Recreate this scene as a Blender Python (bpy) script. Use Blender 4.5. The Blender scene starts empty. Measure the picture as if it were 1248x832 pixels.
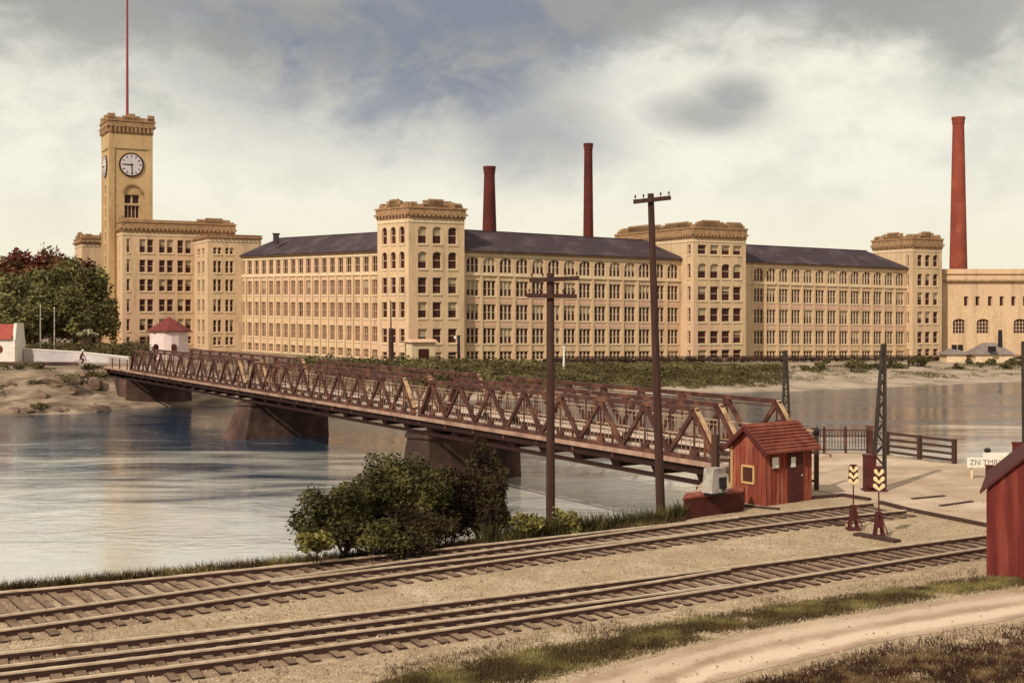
import bpy, math, random
import numpy as np
from mathutils import Vector, Matrix
random.seed(7); rng = np.random.default_rng(7)
S = bpy.context.scene
COL = S.collection
CAMZ = 6.33; F = 1500.0; HY = 380.0; CX = 624.0
GZ = -0.12            # near ground; rail tops and bridge deck are at 0
WZ = -3.94            # river level

# ------------------------------------------------------------------ helpers
def gp(x, y, z=GZ):
    """world point at height z that the photograph shows at pixel x, y"""
    d = F * (CAMZ - z) / (y - HY)
    return Vector(((x - CX) / F * d, d, z))
def pd(x, y, d):
    return Vector(((x - CX) / F * d, d, CAMZ - (y - HY) / F * d))
def V(*a): return Vector(a)
def v3(p, z): return Vector((p[0], p[1], z))

class MB:
    def __init__(s): s.v = []; s.f = []; s.smooth = False
    def face(s, pts):
        n = len(s.v); s.v += [tuple(p) for p in pts]; s.f.append(tuple(range(n, n + len(pts))))
    def hexa(s, p):      # p: 4 bottom (ccw) + 4 top
        n = len(s.v); s.v += [tuple(q) for q in p]
        for a in ((3, 2, 1, 0), (4, 5, 6, 7), (0, 1, 5, 4), (1, 2, 6, 5), (2, 3, 7, 6), (3, 0, 4, 7)):
            s.f.append(tuple(n + i for i in a))
    def box(s, c, sx, sy, sz, ax=(1, 0, 0)):
        """box standing on c (centre of its underside)"""
        ax = Vector(ax).normalized(); ay = Vector((-ax.y, ax.x, 0)); c = Vector(c)
        b = [c + ax * sx / 2 * i + ay * sy / 2 * j for i, j in ((-1, -1), (1, -1), (1, 1), (-1, 1))]
        s.hexa(b + [q + Vector((0, 0, sz)) for q in b])
    def beam(s, p, q, w, h, up=(0, 0, 1)):
        p = Vector(p); q = Vector(q); d = (q - p).normalized(); up = Vector(up)
        if abs(d.dot(up)) > .98: up = Vector((0, 1, 0))
        r = d.cross(up).normalized(); u = r.cross(d)
        a = [p + r * w / 2 * i + u * h / 2 * j for i, j in ((-1, -1), (1, -1), (1, 1), (-1, 1))]
        b = [x + (q - p) for x in a]
        s.hexa(a + b)
    def cyl(s, p, q, r0, r1, n=12, cap=True):
        p = Vector(p); q = Vector(q); d = (q - p).normalized()
        up = Vector((0, 0, 1)) if abs(d.z) < .9 else Vector((1, 0, 0))
        a = d.cross(up).normalized(); b = d.cross(a); k = len(s.v)
        for c, r in ((p, r0), (q, r1)):
            for i in range(n):
                t = 2 * math.pi * i / n
                s.v.append(tuple(c + a * math.cos(t) * r + b * math.sin(t) * r))
        for i in range(n):
            j = (i + 1) % n; s.f.append((k + i, k + n + i, k + n + j, k + j))
        if cap:
            s.f.append(tuple(k + i for i in range(n))); s.f.append(tuple(k + n + i for i in reversed(range(n))))
    def prism(s, poly, z0, z1, poly1=None):
        poly1 = poly1 or poly; n = len(poly); k = len(s.v)
        s.v += [(p[0], p[1], z0) for p in poly] + [(p[0], p[1], z1) for p in poly1]
        for i in range(n):
            j = (i + 1) % n; s.f.append((k + i, k + j, k + n + j, k + n + i))
        s.f.append(tuple(k + i for i in reversed(range(n)))); s.f.append(tuple(k + n + i for i in range(n)))
    def sphere(s, c, r, n=10, m=7, sq=(1, 1, 1)):
        k = len(s.v); c = Vector(c)
        for i in range(m + 1):
            a = math.pi * i / m
            for j in range(n):
                b = 2 * math.pi * j / n
                s.v.append((c.x + r * sq[0] * math.sin(a) * math.cos(b), c.y + r * sq[1] * math.sin(a) * math.sin(b), c.z + r * sq[2] * math.cos(a)))
        for i in range(m):
            for j in range(n):
                j2 = (j + 1) % n; s.f.append((k + i * n + j, k + (i + 1) * n + j, k + (i + 1) * n + j2, k + i * n + j2))
    def mesh(s, name, mat, org=(0, 0, 0)):
        me = bpy.data.meshes.new(name)
        o = Vector(org)
        me.from_pydata([tuple(Vector(p) - o) for p in s.v], [], s.f)
        if mat: me.materials.append(mat)
        if s.smooth:
            for p in me.polygons: p.use_smooth = True
        me.update()
        return me
    def build(s, name, mat, parent=None, org=None):
        if org is None: org = world_loc(parent) if parent else (0, 0, 0)
        o = bpy.data.objects.new(name, s.mesh(name, mat, org)); COL.objects.link(o)
        if parent: o.parent = parent
        elif org != (0, 0, 0): o.location = org
        return o

def world_loc(o):
    l = Vector((0, 0, 0))
    while o: l = l + o.location; o = o.parent
    return l
def tag(o, label=None, cat=None, group=None, kind=None):
    if label: o['label'] = label
    if cat: o['category'] = cat
    if group: o['group'] = group
    if kind: o['kind'] = kind
    return o
def thing(name, label, cat, loc, group=None):
    o = bpy.data.objects.new(name, None); COL.objects.link(o); o.location = loc
    o.empty_display_size = .2
    return tag(o, label, cat, group)
def copy_tree(o, parent=None):
    c = o.copy(); COL.objects.link(c)
    if parent: c.parent = parent
    for ch in list(o.children): copy_tree(ch, c)
    return c

# ------------------------------------------------------------------ materials
def srgb(r, g, b):
    f = lambda c: (c / 255 / 12.92) if c <= 10 else ((c / 255 + .055) / 1.055) ** 2.4
    return (f(r), f(g), f(b), 1)
def mat(name, c1, c2=None, scale=3.0, rough=.85, bump=0.0, bscale=None, spec=.3, detail=5, c3=None, s3=.4, metal=0, stretch=None, lo=.35, hi=.65, soot=None, soot_amt=.5):
    m = bpy.data.materials.new(name); m.use_nodes = True; nt = m.node_tree; N = nt.nodes; L = nt.links
    b = N['Principled BSDF']; b.inputs['Roughness'].default_value = rough
    b.inputs['Specular IOR Level'].default_value = spec; b.inputs['Metallic'].default_value = metal
    g = N.new('ShaderNodeNewGeometry'); src = g.outputs['Position']
    if stretch:
        mp = N.new('ShaderNodeMapping'); mp.inputs['Scale'].default_value = stretch; L.new(src, mp.inputs['Vector']); src = mp.outputs['Vector']
    c1 = tuple(c1) if len(c1) == 4 else (*c1, 1)
    if c2 is None: c2 = tuple(x * .75 for x in c1[:3])
    c2 = tuple(c2) if len(c2) == 4 else (*c2, 1)
    n = N.new('ShaderNodeTexNoise'); n.inputs['Scale'].default_value = scale; n.inputs['Detail'].default_value = detail; n.inputs['Roughness'].default_value = .65
    L.new(src, n.inputs['Vector'])
    r = N.new('ShaderNodeMapRange'); r.inputs['From Min'].default_value = lo; r.inputs['From Max'].default_value = hi
    L.new(n.outputs['Fac'], r.inputs['Value'])
    mx = N.new('ShaderNodeMix'); mx.data_type = 'RGBA'; mx.inputs['A'].default_value = c1; mx.inputs['B'].default_value = c2
    L.new(r.outputs['Result'], mx.inputs['Factor']); out = mx.outputs['Result']
    if c3 is not None:
        n3 = N.new('ShaderNodeTexNoise'); n3.inputs['Scale'].default_value = s3; n3.inputs['Detail'].default_value = 4
        L.new(src, n3.inputs['Vector'])
        r3 = N.new('ShaderNodeMapRange'); r3.inputs['From Min'].default_value = .48; r3.inputs['From Max'].default_value = .68
        L.new(n3.outputs['Fac'], r3.inputs['Value'])
        m3 = N.new('ShaderNodeMix'); m3.data_type = 'RGBA'; m3.inputs['B'].default_value = (*tuple(c3)[:3], 1)
        L.new(out, m3.inputs['A']); L.new(r3.outputs['Result'], m3.inputs['Factor']); out = m3.outputs['Result']
    if soot:
        mp = N.new('ShaderNodeMapping'); mp.inputs['Scale'].default_value = (.55, .55, .07); L.new(g.outputs['Position'], mp.inputs['Vector'])
        n4 = N.new('ShaderNodeTexNoise'); n4.inputs['Scale'].default_value = 1.3; n4.inputs['Detail'].default_value = 7; n4.inputs['Roughness'].default_value = .7; L.new(mp.outputs['Vector'], n4.inputs['Vector'])
        r4 = N.new('ShaderNodeMapRange'); r4.inputs['From Min'].default_value = .5; r4.inputs['From Max'].default_value = .74; r4.inputs['To Max'].default_value = soot_amt; L.new(n4.outputs['Fac'], r4.inputs['Value'])
        m4 = N.new('ShaderNodeMix'); m4.data_type = 'RGBA'; m4.inputs['B'].default_value = (*soot, 1); L.new(out, m4.inputs['A']); L.new(r4.outputs['Result'], m4.inputs['Factor']); out = m4.outputs['Result']
    L.new(out, b.inputs['Base Color'])
    if bump:
        nb = N.new('ShaderNodeTexNoise'); nb.inputs['Scale'].default_value = bscale or scale * 4; nb.inputs['Detail'].default_value = 6
        L.new(src, nb.inputs['Vector'])
        bp = N.new('ShaderNodeBump'); bp.inputs['Strength'].default_value = bump; bp.inputs['Distance'].default_value = .05
        L.new(nb.outputs['Fac'], bp.inputs['Height']); L.new(bp.outputs['Normal'], b.inputs['Normal'])
    return m

M = {}
M['brick'] = mat('buff_brick', (.62, .435, .265), (.53, .355, .20), 1.6, c3=(.58, .375, .24), s3=.07, bump=.3, bscale=6, soot=(.28, .18, .105), soot_amt=.8)
M['brick_tower'] = mat('tower_buff_brick', (.50, .33, .165), (.41, .26, .12), 1.5, c3=(.53, .36, .19), s3=.12, bump=.25, bscale=6, soot=(.24, .14, .07), soot_amt=.6)
M['pink'] = mat('pink_brick', (.62, .39, .275), (.54, .32, .215), 2.0, bump=.2, bscale=6, soot=(.34, .19, .12))
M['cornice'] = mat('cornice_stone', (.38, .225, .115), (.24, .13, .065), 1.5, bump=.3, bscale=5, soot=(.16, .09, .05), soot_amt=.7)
M['stone'] = mat('pale_sill_stone', (.68, .52, .34), (.58, .43, .26), 1.5, soot=(.34, .22, .13))
M['slate'] = mat('slate_roof', (.060, .040, .044), (.034, .021, .024), 3.5, rough=.85, spec=.2, bump=.5, bscale=5, c3=(.082, .056, .058), s3=.3)
M['frame'] = mat('window_frame', (.56, .42, .28), (.45, .32, .2), 2)
M['glass'] = mat('window_glass', (.040, .010, .007), (.066, .021, .014), .8, rough=.25, spec=.14)
M['glass_tan'] = mat('window_glass_with_drawn_shades', (.17, .075, .042), (.22, .11, .065), .8, rough=.4, spec=.2)
M['blind'] = mat('pale_blind', (.42, .33, .2), (.33, .25, .15), 1.0)
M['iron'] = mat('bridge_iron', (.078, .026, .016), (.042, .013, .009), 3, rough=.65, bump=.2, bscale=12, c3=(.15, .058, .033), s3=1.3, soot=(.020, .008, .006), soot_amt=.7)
M['iron_lit'] = mat('sunlit_iron', (.50, .34, .19), (.34, .19, .10), 3.5, rough=.7, c3=(.16, .07, .04), s3=1.6)
M['rail_pale'] = mat('dusty_iron_railing', (.40, .28, .19), (.24, .155, .10), 3, rough=.8, c3=(.14, .07, .045), s3=1.2)
M['fascia'] = mat('weathered_plank', (.38, .235, .165), (.26, .15, .105), 1.6, bump=.3, bscale=15, c3=(.16, .085, .06), s3=.6)
M['deck'] = mat('bridge_planking', (.62, .46, .36), (.5, .36, .27), 2)
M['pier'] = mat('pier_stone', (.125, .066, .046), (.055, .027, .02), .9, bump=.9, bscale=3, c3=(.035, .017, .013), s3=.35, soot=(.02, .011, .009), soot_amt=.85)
M['rail'] = mat('worn_rail_steel', (.66, .51, .36), (.42, .29, .19), 3, rough=.45, metal=.1, spec=.5)
M['railside'] = mat('rusty_rail_web', (.055, .022, .014), (.032, .013, .009), 5)
M['tie'] = mat('timber_tie', (.060, .026, .017), (.030, .013, .009), 4, bump=.5, bscale=20, c3=(.085, .04, .026), s3=1.9)
M['wood'] = mat('dark_timber', (.07, .032, .02), (.04, .018, .012), 4, bump=.4, bscale=18, stretch=(4, 4, .5))
M['polewood'] = mat('pole_timber', (.062, .024, .016), (.032, .013, .009), 3, bump=.4, bscale=14, stretch=(5, 5, .4))
M['red'] = mat('red_board', (.25, .050, .026), (.17, .031, .018), 2.2, bump=.4, bscale=18, stretch=(3, 3, .4), c3=(.32, .10, .056), s3=1.4, soot=(.085, .024, .016), soot_amt=.7)
M['redroof'] = mat('red_shingle', (.20, .045, .026), (.135, .028, .018), 4, bump=.5, bscale=12, c3=(.25, .075, .045), s3=1.6, soot=(.06, .018, .013), soot_amt=.6)
M['darkred'] = mat('dark_red_board', (.085, .016, .011), (.055, .01, .008), 2.5, bump=.3, bscale=14)
M['shedred'] = mat('barn_red', (.145, .018, .013), (.09, .011, .009), 2.4, bump=.4, bscale=16, stretch=(4, 4, .4), c3=(.20, .038, .024), s3=1.2, soot=(.045, .009, .008), soot_amt=.7)
M['tan'] = mat('tan_trim', (.5, .3, .13), (.42, .24, .1), 4)
M['white'] = mat('white_paint', (.72, .66, .56), (.62, .55, .46), 1.5)
M['pinkwhite'] = mat('pinkish_whitewash', (.72, .56, .52), (.62, .46, .42), .8)
M['lilac'] = mat('lilac_grey_plaster', (.48, .42, .41), (.36, .31, .31), .5, c3=(.62, .55, .5), s3=.25)
M['rooftile'] = mat('red_tile', (.17, .034, .027), (.13, .024, .02), 2, bump=.4, bscale=4)
M['rooftile_bright'] = mat('bright_red_tile', (.33, .07, .05), (.27, .05, .036), 2, bump=.4, bscale=4)
M['chimney'] = mat('chimney_brick', (.105, .017, .012), (.08, .012, .009), .5, c3=(.065, .010, .008), s3=.2, bump=.4, bscale=4, soot=(.035, .008, .006), soot_amt=.8)
M['chimney_bright'] = mat('orange_chimney_brick', (.24, .050, .028), (.19, .037, .021), .5, c3=(.28, .066, .036), s3=.25, bump=.4, bscale=4, soot=(.09, .02, .013), soot_amt=.8)
M['black'] = mat('black_paint', (.018, .011, .009), (.012, .008, .007), 4, rough=.5)
M['yellow'] = mat('pale_yellow_paint', (.76, .60, .34), (.66, .5, .26), 5)
M['greymetal'] = mat('grey_painted_metal', (.42, .37, .32), (.3, .25, .21), 4, rough=.6, c3=(.2, .15, .12), s3=2)
M['greyroof'] = mat('grey_shed_roof', (.22, .17, .15), (.16, .12, .11), 1.5)
M['leaf'] = mat('shrub_leaf', (.066, .060, .020), (.032, .026, .011), 1.6, rough=.9, spec=.08, detail=3, c3=(.12, .10, .034), s3=1.3)
M['leaf_dark'] = mat('dark_shrub_leaf', (.046, .029, .016), (.023, .014, .009), 1.6, rough=.9, spec=.08, detail=3, c3=(.072, .055, .022), s3=1.2)  # darker leaf: shade on the thicket's right half put into the colour
M['leaf_yellow'] = mat('yellow_green_leaf', (.20, .17, .048), (.10, .08, .028), 2.5, rough=.8, spec=.1)
M['leaf_tree'] = mat('tree_leaf', (.145, .128, .048), (.085, .072, .030), .5, rough=.9, spec=.1, detail=3, c3=(.20, .175, .065), s3=.28)
M['leaf_red'] = mat('russet_leaf', (.15, .034, .024), (.09, .026, .016), .4, rough=.9, spec=.1, c3=(.15, .10, .04), s3=.2)
M['leaf_white'] = mat('pale_blossom', (.55, .48, .33), (.22, .2, .1), 1.0)
M['bank_left'] = mat('rocky_bank_earth', (.36, .26, .18), (.15, .098, .064), .6, rough=.95, bump=1.0, bscale=2.4, c3=(.10, .066, .042), s3=.5, detail=9, stretch=(.55, .55, 2.4))
M['iron_shade'] = mat('shaded_iron', (.030, .011, .008), (.018, .007, .005), 3, rough=.8, spec=.15)  # iron under the deck; its shade is put into the colour
M['ballast'] = mat('cinder_ballast', (.33, .22, .138), (.18, .11, .07), 4, rough=.95, bump=.7, bscale=16, c3=(.43, .31, .2), s3=.9, detail=10)
M['bank_grass'] = mat('grassy_bank_earth', (.13, .10, .042), (.08, .058, .027), .5, rough=.95, bump=.9, bscale=2, c3=(.20, .155, .08), s3=.3, detail=9)
M['stones'] = mat('gravel_stone', (.36, .26, .17), (.13, .08, .052), 2.5, rough=.9, c3=(.46, .35, .24), s3=5)
M['rock'] = mat('bank_rock', (.24, .16, .105), (.10, .06, .042), 1.2, bump=.7, bscale=4)
M['bark'] = mat('bark', (.06, .035, .022), (.035, .02, .014), 2)
M['grass'] = mat('dry_grass', (.11, .072, .028), (.050, .030, .015), 1.3, rough=.9, spec=.1, c3=(.26, .21, .075), s3=.75)
M['weed'] = mat('brown_weed', (.065, .030, .016), (.030, .013, .009), 1.5, rough=.9, spec=.1, c3=(.22, .14, .065), s3=1.9)
M['bankgreen'] = mat('bank_undergrowth', (.105, .084, .032), (.060, .043, .020), .6, rough=.9, spec=.1, c3=(.17, .14, .058), s3=.22)
M['skin'] = mat('skin', (.45, .25, .17))
M['cloth'] = mat('dark_red_cloth', (.10, .025, .022), (.06, .016, .014), 4)

def ground_mat():
    m = bpy.data.materials.new('sandy_ground'); m.use_nodes = True; nt = m.node_tree; N = nt.nodes; L = nt.links
    b = N['Principled BSDF']; b.inputs['Roughness'].default_value = .95; b.inputs['Specular IOR Level'].default_value = .15
    g = N.new('ShaderNodeNewGeometry')
    def noise(s, d=6, ro=.65):
        n = N.new('ShaderNodeTexNoise'); n.inputs['Scale'].default_value = s; n.inputs['Detail'].default_value = d; n.inputs['Roughness'].default_value = ro
        L.new(g.outputs['Position'], n.inputs['Vector']); return n.outputs['Fac']
    def rng_(v, a, c):
        r = N.new('ShaderNodeMapRange'); r.inputs['From Min'].default_value = a; r.inputs['From Max'].default_value = c; L.new(v, r.inputs['Value']); return r.outputs['Result']
    def mix(a, c, f):
        x = N.new('ShaderNodeMix'); x.data_type = 'RGBA'
        for s, k in ((a, 'A'), (c, 'B')):
            if isinstance(s, tuple): x.inputs[k].default_value = (*s, 1)
            else: L.new(s, x.inputs[k])
        L.new(f, x.inputs['Factor']); return x.outputs['Result']
    c = mix((.41, .295, .185), (.27, .182, .108), rng_(noise(.8, 9, .75), .38, .66))
    c = mix(c, (.54, .42, .29), rng_(noise(.33, 6, .7), .52, .7))
    c = mix(c, (.19, .12, .075), rng_(noise(11, 4, .75), .55, .66))
    c = mix(c, (.74, .61, .45), rng_(noise(19, 2, .7), .58, .70))
    c = mix(c, (.29, .21, .11), rng_(noise(.55, 7, .7), .57, .70))
    L.new(c, b.inputs['Base Color'])
    bp = N.new('ShaderNodeBump'); bp.inputs['Strength'].default_value = .55; bp.inputs['Distance'].default_value = .04
    L.new(noise(18, 6), bp.inputs['Height']); L.new(bp.outputs['Normal'], b.inputs['Normal'])
    return m
M['ground'] = ground_mat()
M['bank'] = mat('river_bank_earth', (.42, .32, .235), (.28, .20, .14), .35, rough=.95, bump=.9, bscale=1.4, c3=(.17, .13, .07), s3=.25, detail=9, stretch=(.7, .7, 2.6))
M['path'] = mat('dirt_path', (.42, .28, .195), (.31, .195, .13), .9, rough=.95, bump=.4, bscale=16, c3=(.47, .335, .23), s3=.5, detail=8)
M['road'] = mat('dirt_road', (.48, .34, .235), (.34, .23, .15), .8, rough=.95, bump=.5, bscale=14, c3=(.56, .42, .30), s3=.35, detail=10, soot=(.24, .16, .105), soot_amt=.55)

def water_mat():
    m = bpy.data.materials.new('river_water'); m.use_nodes = True; nt = m.node_tree; N = nt.nodes; L = nt.links
    b = N['Principled BSDF']; b.inputs['Roughness'].default_value = .07; b.inputs['IOR'].default_value = 1.9
    b.inputs['Specular IOR Level'].default_value = .5
    g = N.new('ShaderNodeNewGeometry')
    def noise(s, st, d=4, dist=0):
        mp = N.new('ShaderNodeMapping'); mp.inputs['Scale'].default_value = st; mp.inputs['Rotation'].default_value = (0, 0, math.radians(-25)); L.new(g.outputs['Position'], mp.inputs['Vector'])
        n = N.new('ShaderNodeTexNoise'); n.inputs['Scale'].default_value = s; n.inputs['Detail'].default_value = d; n.inputs['Distortion'].default_value = dist
        L.new(mp.outputs['Vector'], n.inputs['Vector']); return n.outputs['Fac']
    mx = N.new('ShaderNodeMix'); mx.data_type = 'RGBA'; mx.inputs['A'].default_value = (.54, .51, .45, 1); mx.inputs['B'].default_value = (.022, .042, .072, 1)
    # reflections painted into the colour: pale sky near, dark bank and bridge far, streaked
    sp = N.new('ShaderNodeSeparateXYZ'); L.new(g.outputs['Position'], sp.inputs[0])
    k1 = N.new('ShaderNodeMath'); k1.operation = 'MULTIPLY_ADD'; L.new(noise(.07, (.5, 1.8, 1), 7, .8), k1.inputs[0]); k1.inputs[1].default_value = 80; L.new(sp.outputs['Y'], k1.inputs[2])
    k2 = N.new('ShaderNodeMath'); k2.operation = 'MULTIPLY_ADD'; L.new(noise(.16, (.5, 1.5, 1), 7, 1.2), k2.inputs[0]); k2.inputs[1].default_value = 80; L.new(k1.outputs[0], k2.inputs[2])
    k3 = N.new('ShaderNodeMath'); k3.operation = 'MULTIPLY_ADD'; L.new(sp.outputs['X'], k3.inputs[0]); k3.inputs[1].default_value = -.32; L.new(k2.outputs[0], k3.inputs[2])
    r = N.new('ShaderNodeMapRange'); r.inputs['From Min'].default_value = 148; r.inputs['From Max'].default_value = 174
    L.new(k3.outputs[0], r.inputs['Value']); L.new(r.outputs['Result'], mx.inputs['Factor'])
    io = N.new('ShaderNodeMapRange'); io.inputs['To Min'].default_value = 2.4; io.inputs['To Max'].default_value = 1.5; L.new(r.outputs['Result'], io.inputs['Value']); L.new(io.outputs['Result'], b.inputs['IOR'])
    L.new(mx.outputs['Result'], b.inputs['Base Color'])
    # rough riffles between calm stretches
    def mul(a, k): 
        q = N.new('ShaderNodeMath'); q.operation = 'MULTIPLY'; L.new(a, q.inputs[0])
        if isinstance(k, float): q.inputs[1].default_value = k
        else: L.new(k, q.inputs[1])
        return q.outputs[0]
    def add(a, c): q = N.new('ShaderNodeMath'); L.new(a, q.inputs[0]); L.new(c, q.inputs[1]); return q.outputs[0]
    am = N.new('ShaderNodeMapRange'); am.inputs['From Min'].default_value = .42; am.inputs['From Max'].default_value = .62; am.inputs['To Min'].default_value = .25; am.inputs['To Max'].default_value = 1.0
    L.new(noise(.055, (.7, 1.4, 1), 4, .8), am.inputs['Value'])
    hgt = add(mul(mul(noise(1.3, (.7, 1.2, 1), 5, .6), .085), am.outputs['Result']), add(mul(noise(.4, (.7, 1.2, 1), 3, .4), .030), mul(noise(4.5, (.8, 1.1, 1), 3, .3), .004)))
    bp = N.new('ShaderNodeBump'); bp.inputs['Strength'].default_value = 1.0; bp.inputs['Distance'].default_value = 1.0
    L.new(hgt, bp.inputs['Height']); L.new(bp.outputs['Normal'], b.inputs['Normal'])
    return m
M['water'] = water_mat()

def dusty(m, c, amt=.8):
    # gravel dust that settles on upward faces of the timber
    nt = m.node_tree; N = nt.nodes; L = nt.links; b = N['Principled BSDF']; old = b.inputs['Base Color'].links[0].from_socket
    g = N.new('ShaderNodeNewGeometry'); sp = N.new('ShaderNodeSeparateXYZ'); L.new(g.outputs['True Normal'], sp.inputs[0])
    n = N.new('ShaderNodeTexNoise'); n.inputs['Scale'].default_value = 2.6; n.inputs['Detail'].default_value = 6; L.new(g.outputs['Position'], n.inputs['Vector'])
    r = N.new('ShaderNodeMapRange'); r.inputs['From Min'].default_value = .34; r.inputs['From Max'].default_value = .58; r.inputs['To Min'].default_value = .25; r.inputs['To Max'].default_value = amt; L.new(n.outputs['Fac'], r.inputs['Value'])
    q = N.new('ShaderNodeMath'); q.operation = 'MULTIPLY'; q.use_clamp = True; L.new(sp.outputs['Z'], q.inputs[0]); L.new(r.outputs['Result'], q.inputs[1])
    x = N.new('ShaderNodeMix'); x.data_type = 'RGBA'; L.new(old, x.inputs['A']); x.inputs['B'].default_value = (*c, 1); L.new(q.outputs[0], x.inputs['Factor']); L.new(x.outputs['Result'], b.inputs['Base Color'])
dusty(M['tie'], (.29, .19, .118), .7)

# ------------------------------------------------------------------ camera, sky, sun
cam = bpy.data.cameras.new('camera'); co = bpy.data.objects.new('camera', cam); COL.objects.link(co)
co.location = (0, 0, CAMZ); co.rotation_euler = (math.radians(90), 0, 0)
cam.sensor_fit = 'HORIZONTAL'; cam.sensor_width = 36; cam.lens = 36 * F / 1248; cam.shift_y = -(416 - HY) / 1248
cam.clip_end = 6000; cam.clip_start = .3
S.camera = co
SUN = Vector((-.46, -.66, .60)).normalized()
sl = bpy.data.lights.new('sun', 'SUN'); sl.energy = 4.1; sl.angle = math.radians(1.2); sl.color = (1, .925, .80)
so = bpy.data.objects.new('sun', sl); COL.objects.link(so); so.rotation_euler = (-SUN).to_track_quat('-Z', 'Y').to_euler()

w = bpy.data.worlds.new('World'); S.world = w; w.use_nodes = True
nt = w.node_tree; N = nt.nodes; L = nt.links
bg = N['Background']; bg.inputs['Strength'].default_value = .1
sky = N.new('ShaderNodeTexSky'); sky.sky_type = 'NISHITA'; sky.sun_disc = False
sky.sun_elevation = math.asin(SUN.z); sky.sun_rotation = math.atan2(SUN.x, SUN.y); sky.dust_density = 3.5
tc = N.new('ShaderNodeTexCoord')
def wmath(op, a, b=None, c=None, clamp=False):
    n = N.new('ShaderNodeMath'); n.operation = op; n.use_clamp = clamp
    for i, x in enumerate((a, b, c)):
        if x is None: continue
        if isinstance(x, (int, float)): n.inputs[i].default_value = x
        else: L.new(x, n.inputs[i])
    return n.outputs[0]
def wrange(v, a, b, c=0, d=1):
    n = N.new('ShaderNodeMapRange'); n.interpolation_type = 'SMOOTHSTEP'
    for k, x in zip(('From Min', 'From Max', 'To Min', 'To Max'), (a, b, c, d)): n.inputs[k].default_value = x
    L.new(v, n.inputs['Value']); return n.outputs['Result']
def wmix(a, b, f):
    n = N.new('ShaderNodeMix'); n.data_type = 'RGBA'
    for s_, k in ((a, 'A'), (b, 'B')):
        if isinstance(s_, tuple): n.inputs[k].default_value = (*s_, 1)
        else: L.new(s_, n.inputs[k])
    if isinstance(f, (int, float)): n.inputs['Factor'].default_value = f
    else: L.new(f, n.inputs['Factor'])
    return n.outputs['Result']
def wnoise(s, d, st=(1, 1, 1), dist=0, ro=.55):
    mp = N.new('ShaderNodeMapping'); mp.inputs['Scale'].default_value = st; L.new(tc.outputs['Generated'], mp.inputs['Vector'])
    n = N.new('ShaderNodeTexNoise'); n.inputs['Scale'].default_value = s; n.inputs['Detail'].default_value = d; n.inputs['Distortion'].default_value = dist; n.inputs['Roughness'].default_value = ro
    L.new(mp.outputs['Vector'], n.inputs['Vector']); return n.outputs['Fac']
sep = N.new('ShaderNodeSeparateXYZ'); L.new(tc.outputs['Generated'], sep.inputs[0]); Z = sep.outputs['Z']
big = wnoise(5.5, 6, (1, 1, 1.7), .5); fine = wnoise(16, 6, (1, 1, 1.6), .3, .6); soft = wnoise(2.0, 3, (1, 1, 1.5))
def cloud(x, y, rx, ry):
    """soft bank of cloud (or gap) in a given direction of the sky dome; 1 in its middle, 0 outside"""
    d = Vector(((x - CX) / F, 1, (HY - y) / F)).normalized()
    a = N.new('ShaderNodeVectorMath'); a.operation = 'SUBTRACT'; L.new(tc.outputs['Generated'], a.inputs[0]); a.inputs[1].default_value = d
    b = N.new('ShaderNodeVectorMath'); b.operation = 'MULTIPLY'; L.new(a.outputs[0], b.inputs[0]); b.inputs[1].default_value = (F / rx, F / rx, F / ry)
    l = N.new('ShaderNodeVectorMath'); l.operation = 'LENGTH'; L.new(b.outputs[0], l.inputs[0])
    v = wmath('ADD', l.outputs['Value'], wmath('MULTIPLY', wmath('SUBTRACT', fine, .5), 1.1))
    v = wmath('ADD', v, wmath('MULTIPLY', wmath('SUBTRACT', big, .5), .8))
    return wrange(v, 1.35, .15)
# clear/grey gaps: everything above ~10 deg plus blue gap banks, minus the bright cloud banks
gap = wrange(wmath('ADD', wmath('ADD', Z, wmath('MULTIPLY', wmath('SUBTRACT', big, .5), .16)), wmath('MULTIPLY', wmath('SUBTRACT', fine, .5), .08)), .14, .225)
gap = wmath('MAXIMUM', gap, wmath('MULTIPLY', cloud(500, 45, 430, 135), 1.0))
gap = wmath('MAXIMUM', gap, wmath('MULTIPLY', cloud(660, 150, 150, 80), .7))
bright = wmath('MAXIMUM', cloud(890, 105, 190, 80), cloud(1090, 130, 200, 95))
bright = wmath('MAXIMUM', bright, wmath('MULTIPLY', cloud(1215, 45, 170, 80), .2))
bright = wmath('MAXIMUM', bright, wmath('MULTIPLY', cloud(60, 130, 220, 110), .5))
gap = wmath('MULTIPLY', gap, wmath('SUBTRACT', 1, wmath('MULTIPLY', bright, .92)))
gap = wmath('MAXIMUM', gap, wmath('MULTIPLY', cloud(858, 140, 90, 32), .75))
gap = wmath('MAXIMUM', gap, wmath('MULTIPLY', cloud(893, 120, 55, 36), .8))
K = 10.0
blue = wmix((.245 * K, .275 * K, .335 * K), (.36 * K, .36 * K, .345 * K), wrange(wmath('ADD', fine, wmath('MULTIPLY', wmath('ABSOLUTE', wmath('ADD', sep.outputs['X'], .04)), .9)), .45, .78))
blue = wmix(blue, sky.outputs['Color'], wmath('MULTIPLY', wrange(Z, .24, .7), .55))
cloudc = wmix((.95 * K, .915 * K, .79 * K), (.76 * K, .75 * K, .655 * K), wrange(wmath('ADD', wmath('MULTIPLY', fine, .6), wmath('MULTIPLY', soft, .5)), .42, .70))
cloudc = wmix(cloudc, (.92 * K, .865 * K, .68 * K), wrange(Z, .13, .03))
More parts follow.
